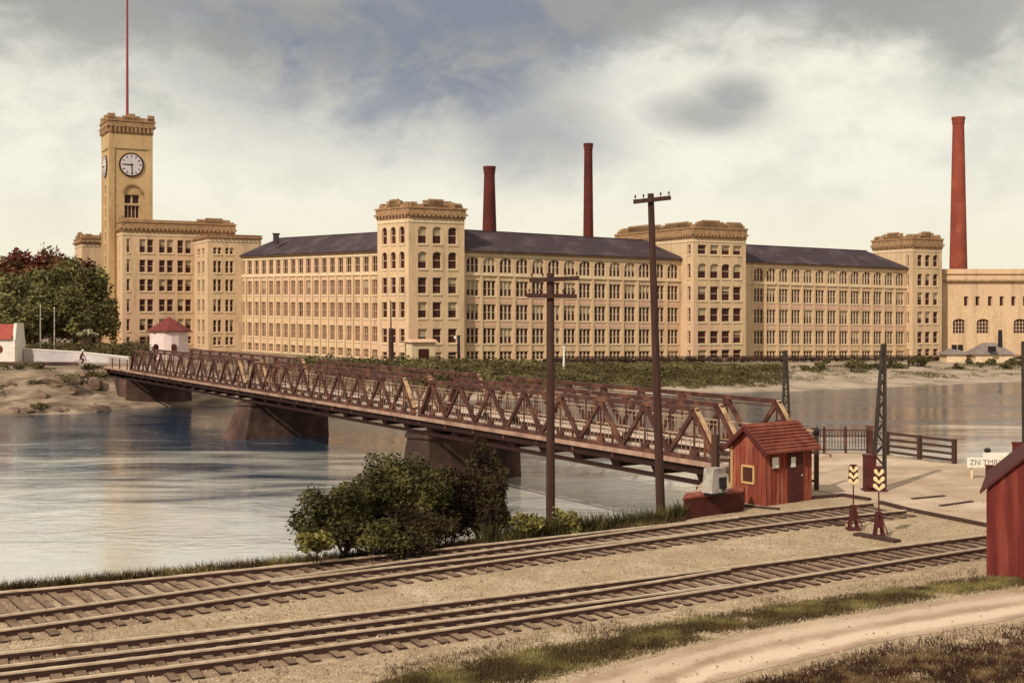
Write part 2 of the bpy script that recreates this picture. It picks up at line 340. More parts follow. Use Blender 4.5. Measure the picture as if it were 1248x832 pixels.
# unseen bright cream cloud overhead, added to lift ambient light and water reflections
high = wrange(wmath('ADD', Z, wmath('MULTIPLY', wmath('SUBTRACT', soft, .5), .2)), .26, .36)
col = wmix(cloudc, blue, gap)
col = wmix(col, (.80 * K, .775 * K, .67 * K), wmath('MULTIPLY', high, .85))
L.new(col, bg.inputs['Color'])
S.view_settings.view_transform = 'Standard'; S.view_settings.look = 'None'; S.view_settings.exposure = 0.0; S.view_settings.gamma = 1

# ------------------------------------------------------------------ terrain
def vnoise(x, y, s, seed=0):
    """cheap smooth noise for patchiness"""
    r = np.random.default_rng(seed); v = 0
    for i in range(7):
        a, ph, k = r.uniform(0, 6.28), r.uniform(0, 6.28), s * r.uniform(.6, 2.2)
        v = v + np.sin((x * math.cos(a) + y * math.sin(a)) * k + ph)
    return v / 3.2
near_edge = [gp(-700, 786), gp(-300, 749), gp(0, 718.5), gp(160, 704), gp(320, 688.5), gp(480, 672.5), gp(640, 655), gp(760, 643), gp(828, 635), gp(852, 618),
             V(8.3, 49.5, 0), V(10.5, 53, 0), V(14, 57.2, 0), V(16.6, 56.8, 0), V(18.0, 54.5, 0), V(19.4, 52.2, 0), V(24, 51.5, 0), V(45, 58, 0), V(90, 84, 0), V(400, 250, 0)]
near_edge = [(p.x, p.y) for p in near_edge]
far_edge = [(-500, 60), (-200, 106), (-90, 119), (-52, 122.5), (-43.5, 125), (-41.5, 131), (-35.5, 135.5), (-27, 136), (-10, 142), (8, 150), (23, 156), (37, 160), (78, 184), (150, 215), (500, 330)]
def sdist(px, py, line):
    """distance to a polyline and the y of the polyline at each x-ish (sign: + beyond/left of line direction)"""
    best = np.full(px.shape, 1e9); sgn = np.ones(px.shape)
    for (ax, ay), (bx, by) in zip(line[:-1], line[1:]):
        dx, dy = bx - ax, by - ay; l2 = dx * dx + dy * dy
        t = np.clip(((px - ax) * dx + (py - ay) * dy) / l2, 0, 1)
        d = np.hypot(px - ax - t * dx, py - ay - t * dy)
        cr = dx * (py - ay) - dy * (px - ax)
        m = d < best - 1e-9
        best = np.where(m, d, best); sgn = np.where(m, np.sign(cr), sgn)
    return best * sgn
def sstep(t): t = np.clip(t, 0, 1); return t * t * (3 - 2 * t)
def farland(x, y):
    top = np.interp(x, [-120, -78, -60, -50, -21, -7.6, 77, 140], [-.05, -.05, -.3, -.85, -1.35, -1.6, -2.95, -3.2])
    return np.where(y < 185, np.interp(x, [-80, -45, -20, 0, 77, 140], [-.1, -.1, -1.1, -1.6, -2.75, -3.0]), top)
def height(x, y):
    x = np.asarray(x, float); y = np.asarray(y, float)
    dn = sdist(x, y, near_edge)          # + on the river side
    hn = GZ - 6.2 * sstep(dn / 4.2)
    df = sdist(x, y, far_edge)           # + on the land side
    wid = np.interp(x, [-60, -30, 0, 40, 80], [17, 13, 20, 22, 28])
    
    top = farland(x, y)
    hf = np.where(df < 0, WZ - 2.3 * sstep(-df / 10), WZ + (top - WZ) * np.clip(df / wid, 0, 1) ** .85)
    rough = .22 * np.sin(x * .9 + 1.3 * np.sin(y * .5)) * np.sin(y * .7 + .6 * np.sin(x * .4)) + .12 * np.sin(2.3 * x + y * 1.7)
    hf = hf + np.where((df > .5) & (df < wid), rough * np.clip(df / 4, 0, 1) * np.clip((wid - df) / 4, 0, 1), 0)
    led = np.where((x < -40) & (df > .8) & (df < 17), .38 * np.tanh(4 * np.sin(1.05 * df + .5 * np.sin(x * .45) + .35 * np.sin(1.7 * x + df))) + .16 * np.sin(3.1 * x + 2 * np.sin(df * 2.1)) , 0)
    hf = hf + led * np.clip(df / 3, 0, 1) * np.clip((17 - df) / 4, 0, 1)
    return np.maximum(hn, hf)
def hz(x, y): return float(height(np.array([x]), np.array([y]))[0])
def axis(segs):
    a = []
    for s0, s1, st in segs: a += list(np.arange(s0, s1, st))
    return np.array(a + [segs[-1][1]])
xs = axis([(-1500, -300, 60), (-300, -110, 8), (-110, -30, 1.6), (-30, 30, .8), (30, 120, 1.8), (120, 300, 10), (300, 1500, 60)])
ys = axis([(-40, 14, 3), (14, 64, .7), (64, 112, 3), (112, 225, 1.5), (225, 300, 5), (300, 3000, 90)])
gx, gy = np.meshgrid(xs, ys); hh = height(gx, gy)
nx, ny = len(xs), len(ys)
verts = np.stack([gx.ravel(), gy.ravel(), hh.ravel()], 1)
faces = [(j * nx + i, j * nx + i + 1, (j + 1) * nx + i + 1, (j + 1) * nx + i) for j in range(ny - 1) for i in range(nx - 1)]
me = bpy.data.meshes.new('ground'); me.from_pydata(verts.tolist(), [], faces)
me.materials.append(M['ground']); me.materials.append(M['bank']); me.materials.append(M['bank_left']); me.materials.append(M['bank_grass'])
cy = np.array([ys[k // (nx - 1)] for k in range(len(faces))])
me.polygons.foreach_set('material_index', np.where(cy > 62, np.where(np.array([xs[k % (nx - 1)] for k in range(len(faces))]) < -22, 2, 1), 0).astype(np.int32)); mi = np.zeros(len(faces), np.int32); me.polygons.foreach_get('material_index', mi)
fxc = np.array([xs[k % (nx - 1)] for k in range(len(faces))]); fdist = sdist(fxc, cy, far_edge); fn = vnoise(fxc, cy, .22, 3)
mi = np.where((mi == 1) & (fdist > 4 + 2.5 * fn) & (fxc < 31 + 5 * fn), 3, mi).astype(np.int32); me.polygons.foreach_set('material_index', mi)
me.polygons.foreach_set('use_smooth', np.ones(len(faces), bool)); me.update()
go = bpy.data.objects.new('ground', me); COL.objects.link(go); tag(go, 'sandy ground and river banks', 'ground', kind='structure')
b = MB(); b.face([(-1500, 18, WZ), (1500, 18, WZ), (1500, 420, WZ), (-1500, 420, WZ)])
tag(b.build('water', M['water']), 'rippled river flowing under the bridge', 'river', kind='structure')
def sheet(name, pts, z, m, label, cat):
    b = MB(); b.face([v3(p, z) for p in pts]); return tag(b.build(name, m), label, cat, kind='structure')
# dirt road over the crossing to the bridge
rd = [(9.0, 52.3), (13.3, 55.8), (15.2, 56.6), (16.4, 55.2), (18.2, 52.6), (23, 51), (30, 46), (26, 36.5)]
rd += [tuple(gp(1201, 642).xy), tuple(gp(1105, 622).xy), tuple(gp(1028, 604).xy), tuple(gp(992, 597).xy)]
sheet('road', rd[::-1], GZ + .012, M['road'], 'pale dirt road leading onto the bridge', 'road')
pth_t = [(560, 900), (690, 835), (800, 802), (928, 770), (1060, 748), (1160, 733), (1248, 722), (1420, 700)]
pth_b = [(1420, 718), (1248, 748), (1160, 764), (1060, 782), (928, 812), (860, 832), (760, 900)]
pxs = np.linspace(560, 1420, 60); pm = MB(); uvs = []
ty_ = np.interp(pxs, [p[0] for p in pth_t], [p[1] for p in pth_t]); by_ = np.interp(pxs, [p[0] for p in pth_b[::-1]], [p[1] for p in pth_b[::-1]])
prow = []
for x, a, c in zip(pxs, ty_, by_):
    w0, w1 = a - 2.5 + .6 * math.sin(x * .031) + .4 * math.sin(x * .11 + 2), c + 2.5 + .9 * math.sin(x * .027 + 1) + .5 * math.sin(x * .1)
    prow.append([gp(x, w0 + (w1 - w0) * k, GZ + .008) for k in (0, .25, .5, .75, 1)])
for a, c in zip(prow[:-1], prow[1:]):
    for k in range(4): pm.face([a[k + 1], c[k + 1], c[k], a[k]]); uvs += [(0, (k + 1) / 4), (0, (k + 1) / 4), (0, k / 4), (0, k / 4)]
po = pm.build('path', M['path']); ul = po.data.uv_layers.new(name='across'); ul.data.foreach_set('uv', np.array(uvs, float).ravel())
tag(po, 'dirt track with pale wheel ruts through the grass', 'path', kind='structure')
def rut_nodes(m):
    nt = m.node_tree; N = nt.nodes; L = nt.links; b = N['Principled BSDF']; old = b.inputs['Base Color'].links[0].from_socket
    uv = N.new('ShaderNodeUVMap'); uv.uv_map = 'across'; sp = N.new('ShaderNodeSeparateXYZ'); L.new(uv.outputs[0], sp.inputs[0])
    g = N.new('ShaderNodeNewGeometry'); n = N.new('ShaderNodeTexNoise'); n.inputs['Scale'].default_value = 3.2; n.inputs['Detail'].default_value = 8; n.inputs['Roughness'].default_value = .7; L.new(g.outputs['Position'], n.inputs['Vector'])
    def mth(op, a, c):
        k = N.new('ShaderNodeMath'); k.operation = op
        for i_, x in enumerate((a, c)):
            if isinstance(x, (int, float)): k.inputs[i_].default_value = x
            else: L.new(x, k.inputs[i_])
        return k.outputs[0]
    v = mth('ADD', sp.outputs['Y'], mth('MULTIPLY', mth('SUBTRACT', n.outputs['Fac'], .5), .26))
    def band(c, w_):
        r = N.new('ShaderNodeMapRange'); r.interpolation_type = 'SMOOTHSTEP'; r.inputs['From Min'].default_value = w_; r.inputs['From Max'].default_value = w_ * .25
        L.new(mth('ABSOLUTE', mth('SUBTRACT', v, c), 0), r.inputs['Value']); return r.outputs['Result']
    f = mth('MAXIMUM', mth('MULTIPLY', band(.24, .17), .6), band(.70, .24))
    x = N.new('ShaderNodeMix'); x.data_type = 'RGBA'; L.new(old, x.inputs['A']); x.inputs['B'].default_value = (.62, .46, .33, 1); L.new(f, x.inputs['Factor']); L.new(x.outputs['Result'], b.inputs['Base Color'])
rut_nodes(M['path'])

# ------------------------------------------------------------------ railway
def curve(px, zz=0.0, n=60, deg=3):
    p = np.array([list(gp(x, y, zz)) for x, y in px])
    k = np.polyfit(p[:, 0], p[:, 1], min(deg, len(px) - 1)); t = np.linspace(p[0, 0], p[-1, 0], n)
    return [Vector((a, float(np.polyval(k, a)), zz)) for a in t]
def rail(pts, parent):
    for nm, ww, h0, h1, mm in (('rail', .075, -.002, .034, M['rail']), ('rail_web', .075, -.15, -.003, M['railside'])):
        b = MB(); prev = None
        for i, p in enumerate(pts):
            d = (pts[min(i + 1, len(pts) - 1)] - pts[max(i - 1, 0)]).normalized(); r = Vector((d.y, -d.x, 0)) * ww / 2
            cur = [p - r + V(0, 0, h0), p + r + V(0, 0, h0), p + r + V(0, 0, h1), p - r + V(0, 0, h1)]
            n = len(b.v); b.v += [tuple(q) for q in cur]
            if prev is not None:
                for k in range(4): b.f.append((prev + k, prev + (k + 1) % 4, n + (k + 1) % 4, n + k))
            else: b.f.append((n, n + 1, n + 2, n + 3))
            prev = n
        b.f.append((prev + 3, prev + 2, prev + 1, prev))
        if nm == 'rail': top = b.build(nm, mm, parent)
        else: b.build(nm, mm, top)
    return top
def track(label, rails, outer, step, lead, tail):
    o = pts0 = None
    up, lo = [curve(r) for r in outer]
    t = thing('railway_track', label, 'railway track', v3(lo[30], GZ))
    for r in rails: rail(curve(r), t)
    bal = MB(); g_ = np.random.default_rng(5); prev = None
    for k in range(0, 60):
        u_, l_ = up[k], lo[k]; e1_ = up[k] + V(0, g_.uniform(.35, .65), 0); e2_ = lo[k] - V(0, g_.uniform(.45, .8), 0)
        cur = (v3(e1_, GZ + .004), v3(e2_, GZ + .004))
        if prev: bal.face([prev[1], cur[1], cur[0], prev[0]])
        prev = cur
    tag(bal.build('ballast', M['ballast']), 'brown cinder ballast under the ' + label, 'ballast', kind='structure')
    # ties: set square to the track, spaced along the lower rail
    tm = MB(); tm.box((0, 0, -.10), 1, .185, .145); tmesh = tm.mesh('tie', M['tie'])
    acc = 0; last = lo[0]; dense = curve(outer[1], n=2500)
    for i in range(1, len(dense) - 1):
        acc += (dense[i] - dense[i - 1]).length
        if acc < step: continue
        acc = random.uniform(-.05, .05)
        d = (dense[i + 1] - dense[i - 1]).normalized(); nn = Vector((-d.y, d.x, 0))
        q = min((abs((u - dense[i]).dot(d)), (u - dense[i]).dot(nn)) for u in up)[1]
        ln = q + lead + tail + random.uniform(-.1, .1)
        c = dense[i] + nn * (q - lead + tail + random.uniform(-.06, .06)) / 2
        ti = bpy.data.objects.new('tie', tmesh); COL.objects.link(ti); ti.parent = t
        ti.location = Vector((c.x, c.y, GZ)) - t.location; ti.scale = (ln, random.uniform(.85, 1.15), 1)
        ti.rotation_euler = (0, 0, math.atan2(nn.y, nn.x) + random.uniform(-.03, .03))
    return t
A = [(-60, 728), (0, 722), (160, 707.5), (320, 692), (480, 676), (640, 658.5), (800, 641), (928, 626.5), (1064, 613)]
C = [(-60, 777), (0, 769), (160, 746.5), (320, 723.8), (480, 701.5), (640, 678.5), (800, 657.5), (928, 640.5), (1104, 622)]
B_ = [(-60, 759), (0, 751), (160, 730), (320, 708), (480, 686), (640, 664), (800, 643.5), (900, 630.5)]
A2 = [(330, 709), (480, 691), (640, 673.5), (800, 655), (890, 644.5)]
track('rail line beside the river, passing the bushes and the red hut', [A, C, B_, A2], [A, C], .44, .55, .45)
R1 = [(-60, 804), (0, 797), (320, 760), (640, 722.5), (800, 703), (928, 688), (1066, 669.5), (1201, 651.5), (1400, 628)]
R4 = [(-60, 845.5), (0, 838), (320, 797), (640, 753.5), (800, 730), (928, 709), (1066, 688), (1201, 667.5), (1400, 641)]
R2 = [(-60, 820), (0, 813), (320, 774), (640, 733), (800, 708.5), (890, 694)]
R3 = [(-60, 829), (0, 822), (320, 784), (640, 744.5), (800, 724), (890, 713)]
track('nearer rail line between two strips of gravel, running up to the red shed', [R1, R4, R2, R3], [R1, R4], .42, .50, .40)
# crossing timbers
def planks(label, px, wd=.16, h=.1):
    pts = [gp(*p) for p in px]; t = thing('crossing_timber', label, 'timber', pts[0])
    b = MB()
    for p, q in zip(pts[:-1], pts[1:]): b.beam(p + V(0, 0, h / 2), q + V(0, 0, h / 2), wd, h)
    b.build('plank', M['wood'], t); return t
planks('long dark timber edging the dirt road between the two rail lines', [(1073, 613.5), (1108, 622.5), (1205, 642)])
planks('dark timber edging beside the river rail line right of the red hut', [(935, 612.5), (1028, 604.5), (1060, 610)])
planks('dark timber lying just below the chevron switch stands', [(1043, 652), (1068, 656), (1094, 661)], .3, .08)
planks('short dark timber sunk in the dirt road, the upper of two', [(1112, 608.5), (1151, 604.7)], .14, .05)
planks('short dark timber sunk in the dirt road, the lower of two', [(1146, 617), (1185, 611.6)], .14, .05)
planks('thin weathered timber crossing the gravel left of the switch stands', [(992, 632), (1026, 641)], .25, .06)

# ------------------------------------------------------------------ leaves
def leaves(blobs, n, size, seed=0, flat=.0, shell=.45):
    """n leaf clumps spread through a list of ellipsoids (centre, radii)"""
    r = np.random.default_rng(seed); vol = np.array([b[1][0] * b[1][1] * b[1][2] for b in blobs]) ** .8; pick = r.choice(len(blobs), n, p=vol / vol.sum())
    c = np.array([list(b[0]) for b in blobs])[pick]; rad = np.array([b[1] for b in blobs])[pick]
    d = r.normal(size=(n, 3)); d /= np.linalg.norm(d, axis=1)[:, None]
    rr = shell + (1 - shell) * r.random(n) ** .6; rr *= 1 + .16 * r.normal(size=n)
    p = c + d * rr[:, None] * rad
    u = r.normal(size=(n, 3)); u[:, 2] *= .6; u /= np.linalg.norm(u, axis=1)[:, None]
    q = np.cross(u, r.normal(size=(n, 3))); q /= np.linalg.norm(q, axis=1)[:, None]
    s = size * (.4 + 1.5 * r.random(n) ** 2)[:, None]
    a, b2, c2, d2 = p - u * s * .6, p + q * s * .32, p + u * s * .6, p - q * s * .32
    v = np.stack([a, b2, c2, d2], 1).reshape(-1, 3)
    return v, n
def leaf_obj(name, blobs, n, size, m, parent=None, seed=0, shell=.45, zmin=None):
    v, n = leaves(blobs, n, size, seed, shell=shell)
    if zmin is not None:
        v = v.reshape(-1, 4, 3); v = v[v[:, :, 2].min(1) > zmin].reshape(-1, 3); n = len(v) // 4
    if parent: v = v - np.array(world_loc(parent))
    me = bpy.data.meshes.new(name); me.from_pydata(v.tolist(), [], np.arange(4 * n).reshape(-1, 4).tolist()); me.materials.append(m); me.update()
    o = bpy.data.objects.new(name, me); COL.objects.link(o)
    if parent: o.parent = parent
    return o
def subblobs(c, r, k, seed):
    q = np.random.default_rng(seed); out = []
    for i in range(k):
        d = q.normal(size=3); d /= np.linalg.norm(d); d[2] = abs(d[2]) * 1.1 - .35
        f = q.uniform(.25, 1.12); s = q.uniform(.16, .42)
        out.append((Vector(c) + Vector((d[0] * r[0] * f, d[1] * r[1] * f, d[2] * r[2] * f)), (r[0] * s, r[1] * s, r[2] * s)))
    return out
def shrub(label, base, c, r, n, size, m, seed, group=None, k=11, cat='shrub', name='shrub'):
    t = thing(name, label, cat, base, group)
    bl = subblobs(c, r, k, seed); leaf_obj('crown', bl, n, size, m, t, seed)
    b = MB()
    for cc, rr in bl[:7]: b.cyl(Vector(base), cc, max(r) * .035, max(r) * .012, 6)
    b.build('stem', M['bark'], t); return t
def tree(label, base, h, r, n, size, m, seed, group=None, name='tree'):
    base = Vector(base); t = thing(name, label, 'tree', base, group); c = base + V(0, 0, h - r[2] * .95)
    bl = subblobs(c, r, 40, seed); leaf_obj('crown', bl, n, size, m, t, seed, .35)
    b = MB(); b.cyl(base - V(0, 0, .5), base + V(0, 0, h * .5), h * .03, h * .018, 8)
    for cc, rr in bl[:16]: b.cyl(base + V(0, 0, h * random.uniform(.3, .5)), cc, h * .012, h * .004, 6)
    b.build('trunk', M['bark'], t); return t
def blades(name, pts, hmin, hmax, wd, m, label, cat, lean=.5, seed=1):
    r = np.random.default_rng(seed); n = len(pts); p = np.array(pts)
    a = r.random(n) * 2 * np.pi; h = r.uniform(hmin, hmax, n) * (.6 + .4 * r.random(n)); l = r.normal(size=(n, 2)) * lean * h[:, None]
    dx = np.cos(a) * wd; dy = np.sin(a) * wd
    v = np.empty((n, 3, 3)); v[:, 0] = p + np.stack([dx, dy, dx * 0], 1); v[:, 1] = p - np.stack([dx, dy, dx * 0], 1)
    v[:, 2] = p + np.stack([l[:, 0], l[:, 1], h], 1); v[:, :2, 2] -= .02
    me = bpy.data.meshes.new(name); me.from_pydata(v.reshape(-1, 3).tolist(), [], np.arange(3 * n).reshape(-1, 3).tolist()); me.materials.append(m); me.update()
    o = bpy.data.objects.new(name, me); COL.objects.link(o); return tag(o, label, cat, kind='stuff')
def scatter_band(top, bot, n, patch=None, thr=-.2, seed=2, z=GZ, edge=.2):
    """points on the ground between two pixel polylines (upper and lower edge), thinner towards the edges"""
    r = np.random.default_rng(seed); out = []
    tx, ty = zip(*top); bx, by = zip(*bot)
    x0, x1 = min(tx[0], bx[0]), max(tx[-1], bx[-1])
    while len(out) < n:
        x = r.uniform(x0, x1, 4000); y0 = np.interp(x, tx, ty); y1 = np.interp(x, bx, by); f = r.random(4000); y = y0 + (y1 - y0) * f
        d = F * (CAMZ - z) / (y - HY); X = (x - CX) / F * d
        k = (np.minimum(f, 1 - f) / edge > r.random(4000) * .9) & (y1 > y0 + .5)
        k &= r.random(4000) < (d / 40) ** 0 * np.clip(y1 - y0, 0, 60) / 60 + .15
        if patch: k &= vnoise(X, d, patch, seed) + .5 * vnoise(X, d, patch * 3.3, seed + 9) > thr + r.normal(size=4000) * .25
        out += [(a, c, z) for a, c in zip(X[k], d[k])]
    return out[:n]

# grass strip below the near rails, corner weeds, river edge grass
strip_t = [(430, 838), (520, 815), (640, 788), (760, 764), (900, 742), (1040, 722), (1150, 706), (1300, 692)]
strip_b = [(430, 860), (540, 850), (660, 832), (760, 806), (900, 772), (1040, 748), (1150, 729), (1300, 708)]
blades('grass', scatter_band(strip_t, strip_b, 60000, 1.1, -.75, 3, edge=.5), .03, .12, .013, M['grass'], 'strip of dry green grass between the gravel and the dirt path', 'grass', seed=3)
corner_t = [(780, 860), (860, 842), (960, 818), (1060, 788), (1160, 768), (1300, 752)]
corner_b = [(780, 900), (860, 900), (960, 900), (1060, 900), (1160, 900), (1300, 900)]
blades('weeds', scatter_band(corner_t, corner_b, 60000, 1.3, -1.0, 4, edge=.3), .03, .17, .013, M['weed'], 'brown dry weeds below the dirt path', 'weeds', seed=4)
sp = scatter_band([(470, 812), (700, 760), (1190, 690)], [(470, 836), (700, 800), (1190, 722)], 5000, 1.4, -.1, 6)
blades('sparse_grass', sp, .04, .13, .01, M['grass'], 'sparse grass tufts spreading into the gravel', 'grass', seed=6)
edge_t = [(-60, 722), (0, 715), (160, 700.5), (320, 685), (480, 668), (640, 651.5), (760, 639.5), (835, 631)]
edge_b = [(x, y + 5.0) for x, y in edge_t]
ep = np.array(scatter_band(edge_t, edge_b, 9000, .9, -.6, 5)); ep[:, 2] = height(ep[:, 0], ep[:, 1])
blades('river_edge_grass', ep, .08, .32, .014, M['grass'], 'fringe of grass on the river bank behind the rails', 'grass', seed=5)

tw_t = [(590, 652), (640, 645), (720, 638), (835, 628)]; tw_b = [(590, 664), (640, 657), (720, 647.5), (835, 633.5)]
tp = np.array(scatter_band(tw_t, tw_b, 9000, 1.0, -1.2, 15)); tp[:, 2] = height(tp[:, 0], tp[:, 1])
blades('tall_weeds', tp, .15, .75, .022, M['leaf'], 'tall green weeds on the river bank between the thicket and the low red box', 'weeds', lean=.3, seed=15)
# loose stones on the yard
r_ = np.random.default_rng(55); sp_ = []
px_ = r_.uniform(-30, 1260, 60000); py_ = r_.uniform(610, 850, 60000)
lim = np.interp(px_, [0, 320, 640, 830, 1000, 1248], [724, 694, 662, 640, 612, 600]); on_p = (py_ > np.interp(px_, pxs, ty_) - 3) & (py_ < np.interp(px_, pxs, by_) + 3); k_ = (py_ > lim + 2) & (~on_p | (r_.random(60000) < .12)); px_, py_ = px_[k_][:30000], py_[k_][:30000]
d_ = F * (CAMZ - GZ) / (py_ - HY); X_ = (px_ - CX) / F * d_; n_ = len(d_); sz = .010 + .035 * r_.random(n_) ** 3
pv = np.empty((n_, 4, 3)); a_ = r_.random(n_) * 6.28
for q in range(3): pv[:, q] = np.stack([X_ + sz * np.cos(a_ + q * 2.1), d_ + sz * np.sin(a_ + q * 2.1), np.full(n_, GZ)], 1)
pv[:, 3] = np.stack([X_ + sz * .3 * np.cos(a_), d_ + sz * .3 * np.sin(a_), GZ + sz * 1.1], 1)
pf = (np.arange(n_)[:, None, None] * 4 + np.array([[0, 1, 3], [1, 2, 3], [2, 0, 3]])[None]).reshape(-1, 3)
sm = bpy.data.meshes.new('loose_stones'); sm.from_pydata(pv.reshape(-1, 3).tolist(), [], pf.tolist()); sm.materials.append(M['stones']); sm.update()
so_ = bpy.data.objects.new('loose_stones', sm); COL.objects.link(so_); tag(so_, 'loose gravel stones strewn over the rail yard', 'gravel', kind='stuff')
# bushes on the near bank
def bush(label, px, py, d, rx, rz, n, m, seed, size=.13, ry=None):
    c = pd(px, py, d); b = v3(c, hz(c.x, c.y)); ry = ry or rx * .8
    return shrub(label, b, c, (rx, ry, rz), n, size, m, seed, 'bushes on the near river bank', k=34)
bush('leafy green bush at the left end of the thicket beside the rails', 420, 632, 32.6, 1.25, 1.2, 24000, M['leaf'], 21, .075)
bush('tallest green bush of the thicket, in front of the bridge pier', 480, 606, 34.2, 1.35, 1.45, 26000, M['leaf'], 22, .075)
bush('dark brownish bush in front of the nearer stone pier', 542, 610, 35.4, 1.45, 1.5, 25200, M['leaf_dark'], 23, .075)
bush('low dark bush in the thicket nearest the rails, below the pier', 495, 652, 33.2, 1.75, .85, 23100, M['leaf_dark'], 24, .075)
bush('dark bush at the right end of the thicket beside the pier corner', 584, 628, 35.6, 1.05, 1.25, 18900, M['leaf_dark'], 25, .075)
bush('upright dark bush against the right edge of the bridge pier', 596, 604, 36.4, .75, 1.6, 13000, M['leaf_dark'], 31, .075)
bush('low green bush filling the middle of the thicket', 452, 655, 32.2, 1.2, .7, 9000, M['leaf'], 32, .075)
bush('small yellow green shrub at the foot of the thicket by the water', 386, 664, 30.8, .45, .42, 1200, M['leaf_yellow'], 26, .10)
bush('yellow green weeds left of the lower utility pole', 640, 638, 35.4, .62, .42, 1500, M['leaf_yellow'], 27, .10)
bush('yellow green weeds right of the lower utility pole', 686, 636, 36.0, .45, .45, 1200, M['leaf_yellow'], 28, .10)

# ------------------------------------------------------------------ truss bridge
BO = V(8.12, 51.6, 0); BT = V(-.521, .853, 0).normalized(); BS = V(.853, .521, 0).normalized()
def BP(t, s, z=0.0): return BO + BT * t + BS * s + V(0, 0, z)
br = thing('truss_bridge', 'dark red iron truss bridge of three spans crossing the river', 'bridge', BP(50, 3.2, 0))
b = MB(); b.hexa([BP(-.6, .12, -.14), BP(-.6, 6.6, -.14), BP(106, 6.6, -.14), BP(106, .12, -.14), BP(-.6, .12, 0), BP(-.6, 6.6, 0), BP(106, 6.6, 0), BP(106, .12, 0)])
b.build('deck', M['deck'], br)
for s in (.02, 6.66):
    b = MB(); b.beam(BP(-.6, s, -.07), BP(106, s, -.07), .14, .2); b.build('fascia_board', M['fascia'], br)
for s in (.25, 2.5, 6.3):
    b = MB(); b.beam(BP(-.4, s, -.36), BP(104, s, -.36), .16, .40); b.build('girder', M['iron_shade'], br)
    b = MB(); b.beam(BP(-.4, s, -.92), BP(97, s, -.92), .2, .17); b.build('lower_chord', M['iron_shade'], br)
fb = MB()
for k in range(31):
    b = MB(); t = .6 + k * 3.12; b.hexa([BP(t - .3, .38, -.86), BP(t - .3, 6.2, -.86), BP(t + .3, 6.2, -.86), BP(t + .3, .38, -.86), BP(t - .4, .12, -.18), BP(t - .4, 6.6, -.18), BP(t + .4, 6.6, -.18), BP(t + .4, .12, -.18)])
    b.build('floor_beam', M['iron_shade'], br)
TH = 2.3
def truss(t0, t1, s, panels, thin=False):
    a = MB(); a.beam(BP(t0 + 1.35, s, TH - .1), BP(t1 - 1.35, s, TH - .1), .26, .2); a.beam(BP(t0, s, .12), BP(t1, s, .12), .2, .16)
    a.beam(BP(t0 + 1.35, s, TH - .34), BP(t1 - 1.35, s, TH - .34), .05, .05)
    for i, ta in enumerate(np.linspace(t0 + 1.45, t1 - 1.45, panels + 1)):
        for zz in (TH - .26, .24): a.hexa([BP(ta - .24, s - .075, zz - .16), BP(ta + .24, s - .075, zz - .16), BP(ta + .24, s + .075, zz - .16), BP(ta - .24, s + .075, zz - .16), BP(ta - .24, s - .075, zz + .16), BP(ta + .24, s - .075, zz + .16), BP(ta + .24, s + .075, zz + .16), BP(ta - .24, s + .075, zz + .16)])
    tr = a.build('truss', M['iron'], br)
    for (ta, tb, near) in ((t0, t0 + 1.45, True), (t1, t1 - 1.45, False)):
        p = MB(); p.beam(BP(ta, s, .1), BP(tb, s, TH - .12), .26, .2, BT); e = p.build('end_post', M['iron'], tr)
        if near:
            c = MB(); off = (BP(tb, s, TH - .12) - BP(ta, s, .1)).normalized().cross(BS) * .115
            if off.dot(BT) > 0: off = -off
            c.beam(BP(ta + .05, s, .45) + off, BP(tb, s, TH - .1) + off, .24, .03, BT); c.build('sunlit_strip', M['iron_lit'], e)  # thin pale strip: sunlight on the sloping post, put into its colour
    xs_ = np.linspace(t0 + 1.45, t1 - 1.45, panels + 1)
    for i, ta in enumerate(xs_):
        h = MB(); h.beam(BP(ta, s, .15), BP(ta, s, TH - .15), .08, .07); h.build('hanger', M['iron'], tr)
        if i < panels and not thin:
            tb = xs_[i + 1]; tm_ = (ta + tb) / 2
            for p, q, ww in ((ta, tm_, .19), (tb, tm_, .23)):
                d = MB(); d.beam(BP(p, s, TH - .2), BP(q, s, .16), .14, ww, BT); d.build('diagonal', M['iron'], tr)
    return tr
SP = [(-.5, 26.4, 7), (27.3, 57.0, 8), (58.0, 94.5, 10)]
for t0, t1, n in SP:
    for s, dt in ((.18, 0), (2.5, 1.1), (6.35, 1.5)): truss(t0 + dt, t1 + (dt if t1 < 90 else 0), s, n, s == 2.5)
